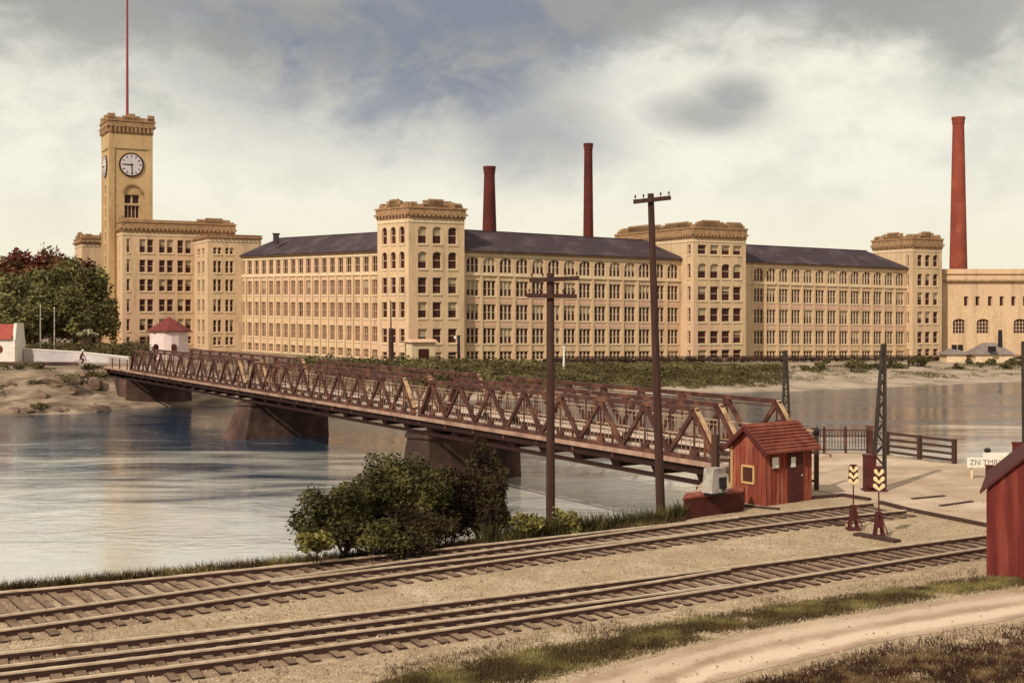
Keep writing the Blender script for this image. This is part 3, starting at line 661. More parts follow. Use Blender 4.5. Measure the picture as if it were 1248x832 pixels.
# walkway railing just behind the near truss and along the road side
for s, t1 in ((.42, 105.5), (6.1, 105)):
    r = MB(); r.beam(BP(-.4, s, 1.05), BP(t1, s, 1.05), .07, .06); r.beam(BP(-.4, s, .16), BP(t1, s, .16), .05, .05); r.beam(BP(-.4, s, .82), BP(t1, s, .82), .03, .03)
    t = -.3
    while t < t1:
        r.beam(BP(t, s, .16), BP(t, s, 1.05), .028, .028); t += .30
    ro = r.build('railing', M['rail_pale'], br)
    for k in range(int(t1 / 3.3) + 1):
        p = MB(); p.beam(BP(.2 + k * 3.3, s - .28 if s < 1 else s + .28, -.45), BP(.2 + k * 3.3, s - .28 if s < 1 else s + .28, 1.15), .11, .11); p.build('railing_post', M['iron'], ro)
def pier(label, t, wb, wt, s0b, s0t, s1, zt, z0=-7.0, grp=None):
    p = thing('bridge_pier', label, 'pier', BP(t, 3, z0))
    def ring(w, s0, e): return [BP(t, s0).xy, BP(t - w / 2, s0 + e).xy, BP(t - w / 2, s1).xy, BP(t + w / 2, s1).xy, BP(t + w / 2, s0 + e).xy]
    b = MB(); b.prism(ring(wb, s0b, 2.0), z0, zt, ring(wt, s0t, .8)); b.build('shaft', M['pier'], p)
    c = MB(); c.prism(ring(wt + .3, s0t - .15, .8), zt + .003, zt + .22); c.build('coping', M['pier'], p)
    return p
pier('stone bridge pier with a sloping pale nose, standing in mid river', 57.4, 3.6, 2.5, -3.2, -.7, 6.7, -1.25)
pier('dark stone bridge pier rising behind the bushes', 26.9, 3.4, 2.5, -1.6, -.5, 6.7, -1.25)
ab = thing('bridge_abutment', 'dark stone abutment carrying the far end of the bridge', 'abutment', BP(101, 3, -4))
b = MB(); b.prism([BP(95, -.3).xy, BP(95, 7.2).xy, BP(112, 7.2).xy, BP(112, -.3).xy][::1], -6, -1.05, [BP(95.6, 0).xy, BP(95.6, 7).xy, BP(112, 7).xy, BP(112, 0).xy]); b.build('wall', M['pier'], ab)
b = MB(); b.prism([BP(105.9, -.2).xy, BP(105.9, 7).xy, BP(112, 7).xy, BP(112, -.2).xy], -1.04, -.05); b.build('back_wall', M['pier'], ab)
ab = thing('bridge_abutment', 'stone abutment under the near end of the bridge beside the red hut', 'abutment', BP(-1, 3, -4))
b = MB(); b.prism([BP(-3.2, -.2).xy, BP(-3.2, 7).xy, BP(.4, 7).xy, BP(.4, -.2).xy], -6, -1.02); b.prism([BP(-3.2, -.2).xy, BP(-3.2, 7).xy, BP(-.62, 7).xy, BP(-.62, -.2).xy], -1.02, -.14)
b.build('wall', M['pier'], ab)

# splayed approach railing and plank fence
def fence(name, label, cat, p0, p1, nposts, h, rails, m, pw=.14, rw=.05, rh=.12, pickets=0, postmat=None):
    p0 = Vector(p0); p1 = Vector(p1); t = thing(name, label, cat, p0)
    r = MB()
    for z in rails: r.beam(p0 + V(0, 0, z), p1 + V(0, 0, z), rw, rh)
    if pickets:
        for k in range(pickets + 1):
            q = p0.lerp(p1, k / pickets); r.beam(q + V(0, 0, rails[0]), q + V(0, 0, rails[-1]), .03, .03)
    r.build('rails', m, t)
    for k in range(nposts):
        q = p0.lerp(p1, k / max(1, nposts - 1)); b = MB(); b.box(q - V(0, 0, .3), pw, pw, h + .3, (p1 - p0).xy.to_3d()); b.build('post', postmat or m, t)
    return t
pa = BP(1.2, 6.75, -.1); pb = gp(1057, 552)
fence('approach_railing', 'iron picket railing splaying from the far bridge truss to a stout post', 'railing', pa, pb, 4, 1.2, (.15, .78, 1.05), M['iron'], .09, .05, .05, 22)
b = thing('gate_post', 'stout dark red post at the end of the picket railing', 'post', pb + V(.12, -.05, 0)); m_ = MB(); m_.box(pb + V(.12, -.05, -.2), .22, .22, 1.4); m_.build('shaft', M['iron'], b); m_ = MB(); m_.box(pb + V(.12, -.05, 1.202), .28, .28, .07); m_.build('cap', M['iron'], b)
fence('plank_fence', 'brown plank fence of four rails at the river edge', 'fence', gp(1081, 554), gp(1163, 565), 3, 1.05, (.15, .42, .70, .98), M['wood'], .16, .05, .11)

# ------------------------------------------------------------------ mill complex
E1 = V(.883, .470, 0).normalized(); NF = V(.470, -.883, 0).normalized(); NBK = -NF
E2 = V(-.708, .706, 0).normalized(); NL = V(-.706, -.708, 0).normalized()
def rz(z): return z + CAMZ
class Facade:
    def __init__(s, P0, P1, zb, zt, nrm):
        s.P0, s.P1 = Vector((P0[0], P0[1], 0)), Vector((P1[0], P1[1], 0)); s.zb, s.zt, s.n = zb, zt, Vector(nrm)
        s.len = (s.P1 - s.P0).length; s.h = zt[0] - zb[0]
    def __call__(s, u, v, off=0):
        p = s.P0.lerp(s.P1, u) + s.n * off; b = s.zb[0] + (s.zb[1] - s.zb[0]) * u; t = s.zt[0] + (s.zt[1] - s.zt[0]) * u
        p.z = b + (t - b) * v; return p
    def bar(s, mb, u0, u1, v0, v1, o0, o1):
        mb.hexa([s(u0, v0, o0), s(u1, v0, o0), s(u1, v0, o1), s(u0, v0, o1), s(u0, v1, o0), s(u1, v1, o0), s(u1, v1, o1), s(u0, v1, o1)])
def wall(fc, mb, opens, parent, style, depth=.32, found=2.5, glass=None, blind=.0, sill=False):
    """wall with real openings; each opening gets a window part with its pane as sub-part.
       opens: (u0,u1,v0,v1,arch_rise)"""
    us = sorted({0.0, 1.0} | {round(o[i], 5) for o in opens for i in (0, 1)}); vs = sorted({0.0, 1.0} | {round(o[i], 5) for o in opens for i in (2, 3)})
    def inside(u, v): return any(o[0] < u < o[1] and o[2] < v < o[3] for o in opens)
    for i in range(len(us) - 1):
        j = 0
        while j < len(vs) - 1:
            um = (us[i] + us[i + 1]) / 2
            if inside(um, (vs[j] + vs[j + 1]) / 2): j += 1; continue
            k = j
            while k + 1 < len(vs) - 1 and not inside(um, (vs[k + 1] + vs[k + 2]) / 2): k += 1
            mb.face([fc(us[i], vs[j]), fc(us[i + 1], vs[j]), fc(us[i + 1], vs[k + 1]), fc(us[i], vs[k + 1])]); j = k + 1
    fd = [fc(0, 0), fc(1, 0)]
    mb.face([fd[0] - V(0, 0, found), fd[1] - V(0, 0, found), fd[1], fd[0]])
    for o in opens:
        u0, u1, v0, v1, ar = o[:5]; st = o[5] if len(o) > 5 else style; N_ = 10
        if ar > 0:
            arc = [(u0 + (u1 - u0) * (.5 - .5 * math.cos(math.pi * i / N_)), v1 - ar + ar * math.sin(math.pi * i / N_)) for i in range(N_ + 1)]
            for (a, va), (c, vc) in zip(arc[:-1], arc[1:]):
                mb.face([fc(a, va), fc(c, vc), fc(c, v1), fc(a, v1)])
                mb.face([fc(a, va), fc(a, va, -depth), fc(c, vc, -depth), fc(c, vc)])
            sides = [(u0, v0, u0, v1 - ar), (u1, v1 - ar, u1, v0), (u1, v0, u0, v0)]
        else: sides = [(u0, v0, u0, v1), (u0, v1, u1, v1), (u1, v1, u1, v0), (u1, v0, u0, v0)]
        for a, va, c, vc in sides: mb.face([fc(a, va), fc(a, va, -depth), fc(c, vc, -depth), fc(c, vc)])
        # the window
        f = MB(); du = .09 / fc.len; dv = .10 / fc.h; o0, o1 = -depth + .015, -depth + .12
        fc.bar(f, u0, u0 + du, v0, v1, o0, o1); fc.bar(f, u1 - du, u1, v0, v1, o0, o1); fc.bar(f, u0 + du, u1 - du, v0, v0 + dv, o0, o1); fc.bar(f, u0 + du, u1 - du, v1 - dv, v1, o0, o1)
        nv, nh, wv, wh = st
        for k in range(1, nv):
            c = u0 + (u1 - u0) * k / nv; fc.bar(f, c - wv / fc.len / 2, c + wv / fc.len / 2, v0 + dv, v1 - dv, o0, o1 + .02)
        for k in range(1, nh):
            c = v0 + (v1 - v0) * k / nh; fc.bar(f, u0 + du, u1 - du, c - wh / fc.h / 2, c + wh / fc.h / 2, o0, o1 - .03)
        wo = f.build('window', M['frame'], parent)
        if sill:
            q = MB(); fc.bar(q, u0 - .08 / fc.len, u1 + .08 / fc.len, v0 - .012, v0 - .0005, .004, .12); q.build('sill', M['stone'], wo)
        p = MB(); p.face([fc(u0, v0, -depth), fc(u1, v0, -depth), fc(u1, v1, -depth), fc(u0, v1, -depth)])
        g = glass(o) if callable(glass) else (glass or M['glass']); p.build('pane', g, wo)
        if random.random() < blind:
            q = MB(); fr = random.uniform(.35, .62); fc.bar(q, u0 + du, u1 - du, v1 - (v1 - v0) * fr, v1 - dv, -depth + .004, -depth + .012); q.build('blind', M['blind'], wo)
def grid(cols, rows, arch=(), rise=.25):
    return [(a, b, c, d, (d - c) * rise if i in arch else 0) for i, (c, d) in enumerate(rows) for a, b in cols]
def even(n, u0, u1, frac):
    st = (u1 - u0) / n; return [(u0 + st * (k + .5 - frac / 2), u0 + st * (k + .5 + frac / 2)) for k in range(n)]
def offset_poly(poly, k):
    n = len(poly); out = []
    cen = sum((Vector((p[0], p[1])) for p in poly), Vector((0, 0))) / n
    for i in range(n):
        p0, p1, p2 = (Vector((poly[j % n][0], poly[j % n][1])) for j in (i - 1, i, i + 1))
        def nr(a, b):
            d = (b - a).normalized(); q = Vector((d.y, -d.x)); m = (a + b) / 2
            return q if q.dot(m - cen) > 0 else -q
        n1, n2 = nr(p0, p1), nr(p1, p2); bis = (n1 + n2); out.append(p1 + bis * (k / max(.2, 1 + n1.dot(n2))))
    return out
def crest(poly, z, pattern, thick=.45, inset=.25):
    """parapet wall along each edge; pattern: (t0,t1,height)"""
    b = MB(); q = offset_poly(poly, -inset); n = len(q)
    for i in range(n):
        a, c = q[i], q[(i + 1) % n]; L_ = (c - a).length; d = (c - a) / L_
        for t0, t1, h in pattern:
            m0, m1 = a + (c - a) * t0, a + (c - a) * t1
            b.box(v3((m0 + m1) / 2, z), (m1 - m0).length + .004 * (i % 2), thick, h, (d.x, d.y, 0))
    return b
ROWS = [(.012, .090), (.158, .301), (.372, .518), (.590, .733), (.803, .945)]

def wing(label, P0, P1, nrm, zb, zt, cols, arch, style, depth_b, ridge, hips, glass=None, blind=0, spandrel=True, bays=None):
    t = thing('mill_wing', label, 'mill building', v3((Vector(P0).to_2d() + Vector(P1).to_2d()) / 2, rz((zb[0] + zb[1]) / 2)))
    fc = Facade(P0, P1, [rz(z) for z in zb], [rz(z) for z in zt], nrm)
    mb = MB(); ops = grid(cols, ROWS, (4,) if arch else (), .34)
    wall(fc, mb, ops, t, style, glass=glass, blind=blind, sill=True)
    back = -Vector(nrm) * depth_b
    a, c = fc(0, -.15), fc(1, -.15); at, ct = fc(0, 1), fc(1, 1)
    mb.face([a + back, at + back, at, a]); mb.face([c, ct, ct + back, c + back]); mb.face([c + back, ct + back, at + back, a + back])
    # pilasters between the bays
    bl = bays or [((cols[i][1] + cols[i + 1][0]) / 2) for i in range(len(cols) - 1)]
    for u in bl: fc.bar(mb, u - .24 / fc.len, u + .24 / fc.len, -.1, .775, .001, .16)
    mb.build('wall', M['brick'], t)
    if spandrel:
        for (r0, r1) in ((ROWS[1], ROWS[2]), (ROWS[2], ROWS[3])):
            sp_ = MB(); fc.bar(sp_, cols[0][0], cols[-1][1], r0[1] + .016, r1[0] - .014, .002, .03); sp_.build('spandrel_band', M['pink'], t)
    sc = MB()
    for v0, v1, o in ((.775, .792, .22), (.952, .972, .10)): fc.bar(sc, 0, 1, v0, v1, .003, o)
    sc.build('string_course', M['stone'], t)
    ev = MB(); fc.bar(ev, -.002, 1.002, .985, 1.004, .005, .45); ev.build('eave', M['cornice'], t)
    # hipped slate roof
    r = MB(); o = .65
    e0, e1 = fc(0, 1.004, o), fc(1, 1.004, o); b0, b1 = fc(0, 1.004, -depth_b - o), fc(1, 1.004, -depth_b - o)
    half = depth_b / 2; d = (fc.P1 - fc.P0).normalized()
    r0 = fc(0, 1, -half) + d * hips[0]; r1 = fc(1, 1, -half) - d * hips[1]; r0.z = rz(ridge[0]); r1.z = rz(ridge[1])
    ex = d * .15
    th = V(0, 0, -.14)
    r.face([e0, e1, r1, r0]); r.face([b1, b0, r0, r1]); r.face([b0, e0, r0]); r.face([e1, b1, r1])
    r.face([e0 + th, b0 + th, b1 + th, e1 + th])
    for p, q in ((e0, e1), (e1, b1), (b1, b0), (b0, e0)): r.face([p + th, q + th, q, p])
    r.build('roof', M['slate'], t)
    rc = MB(); rc.beam(r0 + V(0, 0, .02), r1 + V(0, 0, .02), .3, .18); rc.build('ridge_cap', M['slate'], t)
    return t, fc
P0 = V(-7.58, 196, 0)
def along(s, out=0): return P0 + E1 * s + NF * out
TR = (3, 2, .26, .10)
def ztilt(s): return -7.84 - (9.17 - 7.84) * s / 96.2, 9.80 - (9.80 - 8.52) * s / 96.2
sA0, sA1 = -1.0, 42.6
zb0, zt0 = ztilt(sA0); zb1, zt1 = ztilt(sA1)
c1 = even(14, 1.0 / 43.6, .985, .74)
wing('buff brick mill wing between the corner tower and the middle tower, fourteen bays wide', along(sA0), along(sA1), NF, (zb0, zb1), (zt0, zt1), c1, True, TR, 12, (13.55, 12.75), (0, 4.2), blind=.22)
sB0, sB1 = 55.5, 96.4
zb0, zt0 = ztilt(sB0); zb1, zt1 = ztilt(sB1)
LB = sB1 - sB0
c2 = even(13, 2.5 / LB, (LB - .5) / LB, .72)
wing('buff brick mill wing between the middle tower and the right end tower, thirteen bays', along(sB0), along(sB1), NF, (zb0, zb1), (zt0, zt1), c2, True, TR, 12, (12.6, 12.1), (0, 5.0), blind=.22)
LW0 = V(-20.9, 195.9, 0); LW1 = LW0 + E2 * 41.4
gl = lambda o: M['glass'] if o[2] > .78 else (M['glass_tan'] if random.random() < .93 else M['glass'])
wing('buff brick mill wing running back from the corner tower to the office block', LW1, LW0, NL, (-7.05, -7.6), (10.15, 9.8), even(18, .015, .99, .60), False, (2, 2, .07, .07), 12, (13.5, 13.2), (4.6, 0), glass=gl, blind=.05, spandrel=False)

def pavilion(label, name, cat, corner, dirs, lens, zb, zc, rows_f, cols_f, rows_l, cols_l, style, corn, crest_pat, arch_rows=(0, 1), nl=None, m='brick', blind=.25, ov=.62):
    """block with a front face (dirs[0]) and a left face (dirs[1]) meeting at corner; zb base, zc underside of the cornice"""
    t = thing(name, label, cat, v3(corner, rz(zb)))
    a, l = dirs; P = Vector(corner); Pa = P + a * lens[0]; Pl = P + l * lens[1]; Pb = Pa + l * lens[1] if nl is None else Pl + a * lens[0]
    nf = Vector((a.y, -a.x, 0)); nle = Vector((-l.y, l.x, 0)) if True else None
    if nle.dot(P - Pa) < 0: nle = -nle
    if nf.dot(P - Pl) < 0: nf = -nf
    mb = MB()
    ff = Facade(P, Pa, (rz(zb), rz(zb)), (rz(zc), rz(zc)), nf); fl = Facade(Pl, P, (rz(zb), rz(zb)), (rz(zc), rz(zc)), nle)
    wall(ff, mb, grid(cols_f, rows_f, arch_rows, .22), t, style, blind=blind, sill=True)
    wall(fl, mb, grid(cols_l, rows_l, arch_rows, .22), t, style, blind=0, sill=True)
    z0, z1 = rz(zb) - 2.5, rz(zc)
    for p, q in ((Pa, Pb), (Pb, Pl)): mb.face([v3(p, z0), v3(q, z0), v3(q, z1), v3(p, z1)])
    mb.build('wall', M[m], t)
    sc = MB()
    for f_ in (ff, fl): f_.bar(sc, 0, 1, .97, .985, .003, .10)
    sc.build('string_course', M['stone'], t)
    poly = [tuple(P.xy), tuple(Pa.xy), tuple(Pb.xy), tuple(Pl.xy)]
    c = MB()
    z = rz(zc); H = corn
    c.prism(offset_poly(poly, .12), z + .002, z + H * .18); c.prism(offset_poly(poly, .62 * ov), z + H * .32, z + H * .45)
    c.prism(offset_poly(poly, .28 * ov), z + H * .45, z + H * .86); c.prism(offset_poly(poly, .50 * ov), z + H * .86, z + H)
    c.prism(offset_poly(poly, .16), z + H * .18, z + H * .32)
    # dentils
    op = offset_poly(poly, .16)
    for i in (0, 3):
        p, q = op[i], op[(i + 1) % 4]; n_ = max(4, int((q - p).length / .75)); d = (q - p).normalized()
        for k in range(n_):
            x = p + (q - p) * ((k + .5) / n_); c.box(v3(x, z + H * .16), .34, .75, H * .155, (d.x, d.y, 0))
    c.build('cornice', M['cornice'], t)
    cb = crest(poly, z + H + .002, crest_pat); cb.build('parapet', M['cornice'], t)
    return t, ff, fl, poly
CREST = [(0, 1, .45), (.03, .14, .75), (.26, .74, 1.05), (.36, .64, 1.3), (.86, .97, .75)]
# corner tower
CP = V(-15.96, 190, 0)
rf = [(.013, .066), (.128, .230), (.305, .417), (.474, .589), (.649, .768), (.823, .943)]
cf = [(.165, .325), (.425, .585), (.705, .865)]; cl = [(.15, .31), (.43, .59), (.71, .87)]
pavilion('square buff brick corner tower with heavy cornice where two mill wings meet', 'corner_tower', 'mill tower', CP, (E1, E2), (9.56, 7.63), -7.75, 14.55, rf, cf, rf, cl, (1, 2, .08, .1), 1.75, CREST, (4, 5), nl=1)
# middle tower
MP = along(42.1, 3.7)
rm = [(.009, .084), (.136, .241), (.314, .430), (.490, .607), (.672, .794), (.869, .948)]
cm = [(.085, .245), (.315, .475), (.535, .695), (.755, .915)]
pavilion('broad buff brick middle tower with flat cornice between the two right wings', 'middle_tower', 'mill tower', MP, (E1, NBK), (11.4, 24.5), -8.4, 12.75, rm, cm, rm, [(.93, .965)], (1, 2, .08, .1), 1.95, [(0, 1, .45), (.04, .97, .8), (.08, .58, 1.0), (.16, .50, 1.25), (.66, .93, 1.05)], (4,))
# right end tower
RP = along(96.2, 1.5)
rr = [(.027, .090), (.141, .246), (.319, .427), (.485, .600), (.660, .771), (.834, .943)]
pavilion('narrow buff brick end tower at the right end of the long mill', 'end_tower', 'mill tower', RP, (E1, NBK), (8.0, 10.6), -9.2, 12.45, rr, [(.17, .34), (.43, .60), (.70, .87)], rr, [(.86, .91)], (1, 2, .08, .1), 2.0, CREST, (4, 5))
# porch at the corner tower
pc = pd(512, 440, 186.5)
t = thing('entrance_porch', 'small gate porch with pinkish roof at the foot of the corner tower', 'porch', pc)
b = MB(); b.box(pc - V(0, 0, 1), 3.9, 2.6, 3.9, E1); b.build('wall', M['stone'], t)
b = MB(); b.prism([tuple((pc + E1 * i + NF * j).xy) for i, j in ((-2.3, 1.7), (2.3, 1.7), (2.3, -1.7), (-2.3, -1.7))], pc.z + 2.91, pc.z + 3.35, [tuple((pc + E1 * i + NF * j).xy) for i, j in ((-1.9, 1.2), (1.9, 1.2), (1.9, -1.2), (-1.9, -1.2))]); b.build('roof', M['pink'], t)
b = MB(); b.box(pc + NF * 1.31 + V(0, 0, .2), 1.7, .08, 1.7, E1); b.build('door', M['glass'], t)

# office block: front portion B and recessed block A
BQ = V(-54.6, 220.9, 0)
rB = [(.037, .11), (.154, .265), (.338, .450), (.522, .632), (.690, .800), (.86, .919)]
cB = [(.10, .165), (.185, .25), (.325, .39), (.41, .475)]
cBl = [(.22, .40), (.56, .74)]
pavilion('lower buff brick office block with paired windows where the left wing begins', 'office_block', 'mill building', BQ, (E1, NBK), (9.8, 9.9), -6.7, 13.2, rB, cB, rB, cBl, (1, 2, .07, .1), .75, [(0, 1, .05)], (), blind=.2, ov=.4)
AQ = V(-70.75, 223.5, 0)
rA = [(.014, .08), (.133, .237), (.30, .411), (.48, .587), (.645, .758), (.818, .938)]
sc_ = 13.0 / 20.6
cA = [(.057 * sc_, .10 * sc_)]
for a0, a1 in ((.233, .425), (.503, .702), (.761, .958)):
    mid = (a0 + a1) / 2; g_ = .012; cA += [(a0 * sc_, (mid - g_) * sc_), ((mid + g_) * sc_, a1 * sc_)]
pavilion('tall buff brick block with flat parapet beside the clock tower', 'tower_block', 'mill building', AQ, (E1, NBK), (20.6, 14), -6.2, 14.6, rA, cA, rA, [(.8, .84)], (1, 2, .07, .1), 2.0, [(0, 1, .3), (.66, .97, .7), (.74, .9, 1.0)], (), blind=.35)
# block behind the clock tower
pavilion('pale buff brick block behind the clock tower, half hidden by trees', 'rear_block', 'mill building', V(-85.6, 245, 0), (E1, NBK), (13, 9), -6, 13.6, [(.3, .42), (.5, .62), (.7, .82)], [(.08, .12), (.17, .21)], [(.3, .42)], [(.3, .5)], (1, 2, .07, .1), 1.2, CREST, ())

# clock tower
TQ = V(-74.2, 227, 0); TL = 7.75
ct = thing('clock_tower', 'tall buff brick clock tower with a flagpole on top', 'clock tower', v3(TQ, rz(-6)))
Ta = TQ + E1 * TL; Tl = TQ + NBK * TL; Tb = Ta + NBK * TL
zb_, zt_ = rz(-6), rz(33.0)
ff = Facade(TQ, Ta, (zb_, zb_), (zt_, zt_), NF); fl = Facade(Tl, TQ, (zb_, zb_), (zt_, zt_), -E1)
def vz(z): return (z + 6) / 39.0
mb = MB()
wall(ff, mb, [(.34, .69, vz(17.4), vz(19.8), 0, (4, 1, .12, .1)), (.34, .69, vz(20.1), vz(21.8), 0, (2, 1, .3, .1))], ct, (3, 2, .1, .1), depth=.5, blind=0)
sl_ = [(.36, .50, vz(z), vz(z + 1.5), 0) for z in (22.2, 20.0, 17.8, 15.6, 13.4, 11.2, 9.0)]
wall(fl, mb, sl_, ct, (1, 1, .1, .1), depth=.4)
for p, q in ((Ta, Tb), (Tb, Tl)): mb.face([v3(p, zb_ - 2), v3(q, zb_ - 2), v3(q, zt_), v3(p, zt_)])
# corner strips
for f_ in (ff, fl):
    f_.bar(mb, 0, .11, 0, .93, .002, .16); f_.bar(mb, .89, 1, 0, .93, .003, .15); f_.bar(mb, 0, 1, .93, 1, .004, .2)
mb.build('shaft', M['brick_tower'], ct)
poly = [tuple(p.xy) for p in (TQ, Ta, Tb, Tl)]
c = MB(); z = zt_
c.prism(offset_poly(poly, .12), z + .002, z + .3)
for i in (0, 3):
    op = offset_poly(poly, .2); p, q = op[i], op[(i + 1) % 4]; d = (q - p).normalized()
    for k in range(11):
        x = p + (q - p) * ((k + .5) / 11); c.box(v3(x, z + .25), .42, .6, .995, (d.x, d.y, 0))
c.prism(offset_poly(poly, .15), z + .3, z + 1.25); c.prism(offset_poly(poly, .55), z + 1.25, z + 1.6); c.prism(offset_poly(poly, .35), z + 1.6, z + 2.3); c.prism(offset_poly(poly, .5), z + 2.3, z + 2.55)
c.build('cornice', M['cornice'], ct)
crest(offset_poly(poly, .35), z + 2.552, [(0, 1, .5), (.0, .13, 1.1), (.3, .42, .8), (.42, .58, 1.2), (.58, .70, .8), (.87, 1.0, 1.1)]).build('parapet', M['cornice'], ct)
def clock(fc, uc, zc, R, par):
    cz = rz(zc); cen = fc(uc, (cz - fc.zb[0]) / (fc.zt[0] - fc.zb[0])); n = fc.n; ax = (fc.P1 - fc.P0).normalized()
    ring = MB(); ring.cyl(cen + n * .0, cen + n * .22, R, R, 40); ro = ring.build('clock', M['glass'], par)
    dial = MB(); dial.cyl(cen + n * .221, cen + n * .26, R * .87, R * .87, 40); di = dial.build('dial', M['lilac_w'], ro)
    tk = MB()
    for k in range(12):
        a = 2 * math.pi * k / 12; dr = ax * math.sin(a) + V(0, 0, math.cos(a)); q = cen + n * .275
        tk.beam(q + dr * R * .62, q + dr * R * .80, .16, .03, n)
    tk.build('hour_marks', M['black'], ro)
    for a, ln, ww in ((math.radians(272), .66, .2), (math.radians(176), .78, .16)):
        h = MB(); dr = ax * math.sin(a) + V(0, 0, math.cos(a)); q = cen + n * .31; h.beam(q - dr * R * .12, q + dr * R * ln, ww, .04, n); h.build('hand', M['black'], ro)
M['lilac_w'] = mat('clock_dial', (.60, .53, .53), (.5, .43, .45), .9)
clock(ff, .50, 27.3, 2.25, ct); clock(fl, .44, 27.2, 2.1, ct)
# blind arch over the belfry window
a = MB(); R = 1.55; uc = .515; base = 22.1
prev = None
for k in range(15):
    an = math.pi * k / 14; u = uc - math.cos(an) * R / TL; zz = base + math.sin(an) * R
    cur = (u, zz)
    if prev: a.beam(ff(prev[0], vz(prev[1]), .1), ff(u, vz(zz), .1), .3, .42, NF)
    prev = cur
a.build('arch_moulding', M['cornice'], ct)
fpc = (TQ + Tb) / 2
b = MB(); b.cyl(v3(fpc, zt_ + 2), v3(fpc + V(.0, 0, 0), zt_ + 36), .26, .14, 10); b.build('flagpole', mat('pink_red_pole', (.26, .05, .06), (.22, .04, .045), 1), ct)

# boiler house at the right end
bd = 247.0; bx0 = (1149 - CX) / F * bd; bx1 = 118.0
bh = thing('boiler_house', 'low buff brick building with arched windows at the foot of the right chimney', 'mill building', V(bx0, bd, rz(-9.3)))
fb = Facade((bx0, bd), (bx1, bd), (rz(-9.3), rz(-9.3)), (rz(6.4), rz(6.4)), (0, -1, 0))
def ux(x): return ((x - CX) / F * bd - bx0) / (bx1 - bx0)
def vy(y): return ((HY - y) / F * bd + 9.3) / 15.7
ops = [(ux(x - 2.6), ux(x + 2.6), vy(373), vy(361), 0, (1, 1, .05, .05)) for x in (1177.5, 1191.5, 1206.7, 1221, 1235.3, 1249.5, 1264)]
ops += [(ux(a_), ux(c_), vy(406.5), vy(388.5), vy(388.5) - vy(392.5), (4, 4, .1, .1)) for a_, c_ in ((1161.5, 1176.5), (1190.5, 1205.5), (1235.5, 1251), (1266, 1281))]
mb = MB(); wall(fb, mb, ops, bh, (4, 4, .1, .1), depth=.5)
bk = V(0, 22, 0)
for p, q in ((fb(1, -.1), fb(1, 1)), (fb(0, -.1), fb(0, 1))): mb.face([p, q, q + bk, p + bk])
mb.build('wall', M['brick'], bh)
c = MB()
for z0, z1, o in ((6.4, 6.95, .45), (6.95, 7.6, .15), (7.6, 7.9, .5), (7.9, 8.6, .2)):
    c.hexa([V(bx0, bd - o, rz(z0)), V(bx1, bd - o, rz(z0)), V(bx1, bd + 22, rz(z0)), V(bx0, bd + 22, rz(z0)), V(bx0, bd - o, rz(z1)), V(bx1, bd - o, rz(z1)), V(bx1, bd + 22, rz(z1)), V(bx0, bd + 22, rz(z1))])
c.build('cornice', M['brick'], bh)
c = MB(); c.hexa([V(bx0 + .01, bd - .62, rz(6.1)), V(bx1, bd - .62, rz(6.1)), V(bx1, bd - .02, rz(6.1)), V(bx0 + .01, bd - .02, rz(6.1)), V(bx0 + .01, bd - .62, rz(6.38)), V(bx1, bd - .62, rz(6.38)), V(bx1, bd - .02, rz(6.38)), V(bx0 + .01, bd - .02, rz(6.38))]); c.build('moulding', M['cornice'], bh)

def chimney(label, x, ytop, d, w0, w1, m, ybase=345):
    top = pd(x, ytop, d); zb = -3.0; t = thing('chimney', label, 'chimney', v3(top, zb)); b = MB()
    k = (top.z - (CAMZ - (ybase - HY) / F * d)); r1 = w1 * d / F / 2; r0 = w0 * d / F / 2; rb = r0 + (r0 - r1) * (CAMZ - (ybase - HY) / F * d - zb) / k
    b.cyl(v3(top, zb), top - V(0, 0, 1.6), rb, r1, 20); b.smooth = False; b.build('stack', m, t)
    c = MB(); c.cyl(top - V(0, 0, 1.6), top - V(0, 0, .5), r1 * 1.06, r1 * 1.14, 20); c.cyl(top - V(0, 0, .5), top, r1 * 1.2, r1 * 1.2, 20); c.build('crown', m, t)
chimney('short red brick chimney behind the first right wing, nearest the corner tower', 596.5, 203, 262, 17.5, 13, M['chimney'], 281)
chimney('slender dark red chimney between the corner tower and the middle tower', 717, 175, 295, 12.5, 10, M['chimney'], 287)
chimney('tallest orange red brick chimney, above the boiler house', 1168, 143, 285, 21, 13.5, M['chimney_bright'], 327)
# grey sheds before the boiler house
def hiproof_shed(label, x0, x1, ye, yr, yb, d, dep):
    p0, p1 = pd(x0, yb, d), pd(x1, yb, d); t = thing('grey_shed', label, 'shed', p0); ze = CAMZ - (ye - HY) / F * d; zr = CAMZ - (yr - HY) / F * d
    b = MB(); b.hexa([p0 + V(.5, 0, -1), p1 + V(-.5, 0, -1), p1 + V(-.5, dep, -1), p0 + V(.5, dep, -1), v3(p0 + V(.5, 0, 0), ze), v3(p1 + V(-.5, 0, 0), ze), v3(p1 + V(-.5, dep, 0), ze), v3(p0 + V(.5, dep, 0), ze)]); b.build('wall', M['stone'], t)
    w_ = p1.x - p0.x; e = .4
    pl = [(p0.x, d - e), (p1.x, d - e), (p1.x, d + dep + e), (p0.x, d + dep + e)]; pt = [(p0.x + w_ * .36, d + dep * .45), (p1.x - w_ * .36, d + dep * .45), (p1.x - w_ * .36, d + dep * .55), (p0.x + w_ * .36, d + dep * .55)]
    b = MB(); b.prism(pl, ze + .002, zr, pt); b.build('roof', M['greyroof'], t); return t, ze, zr
t, ze, zr = hiproof_shed('grey hip roofed shed with a dark stack before the boiler house', 1186, 1238, 432, 418, 437, 226, 5)
q = pd(1219, 416, 227.5); b = MB(); b.cyl(q - V(0, 0, 1), pd(1219, 402, 227.5), .42, .36, 10); b.build('stack', M['black'], t)
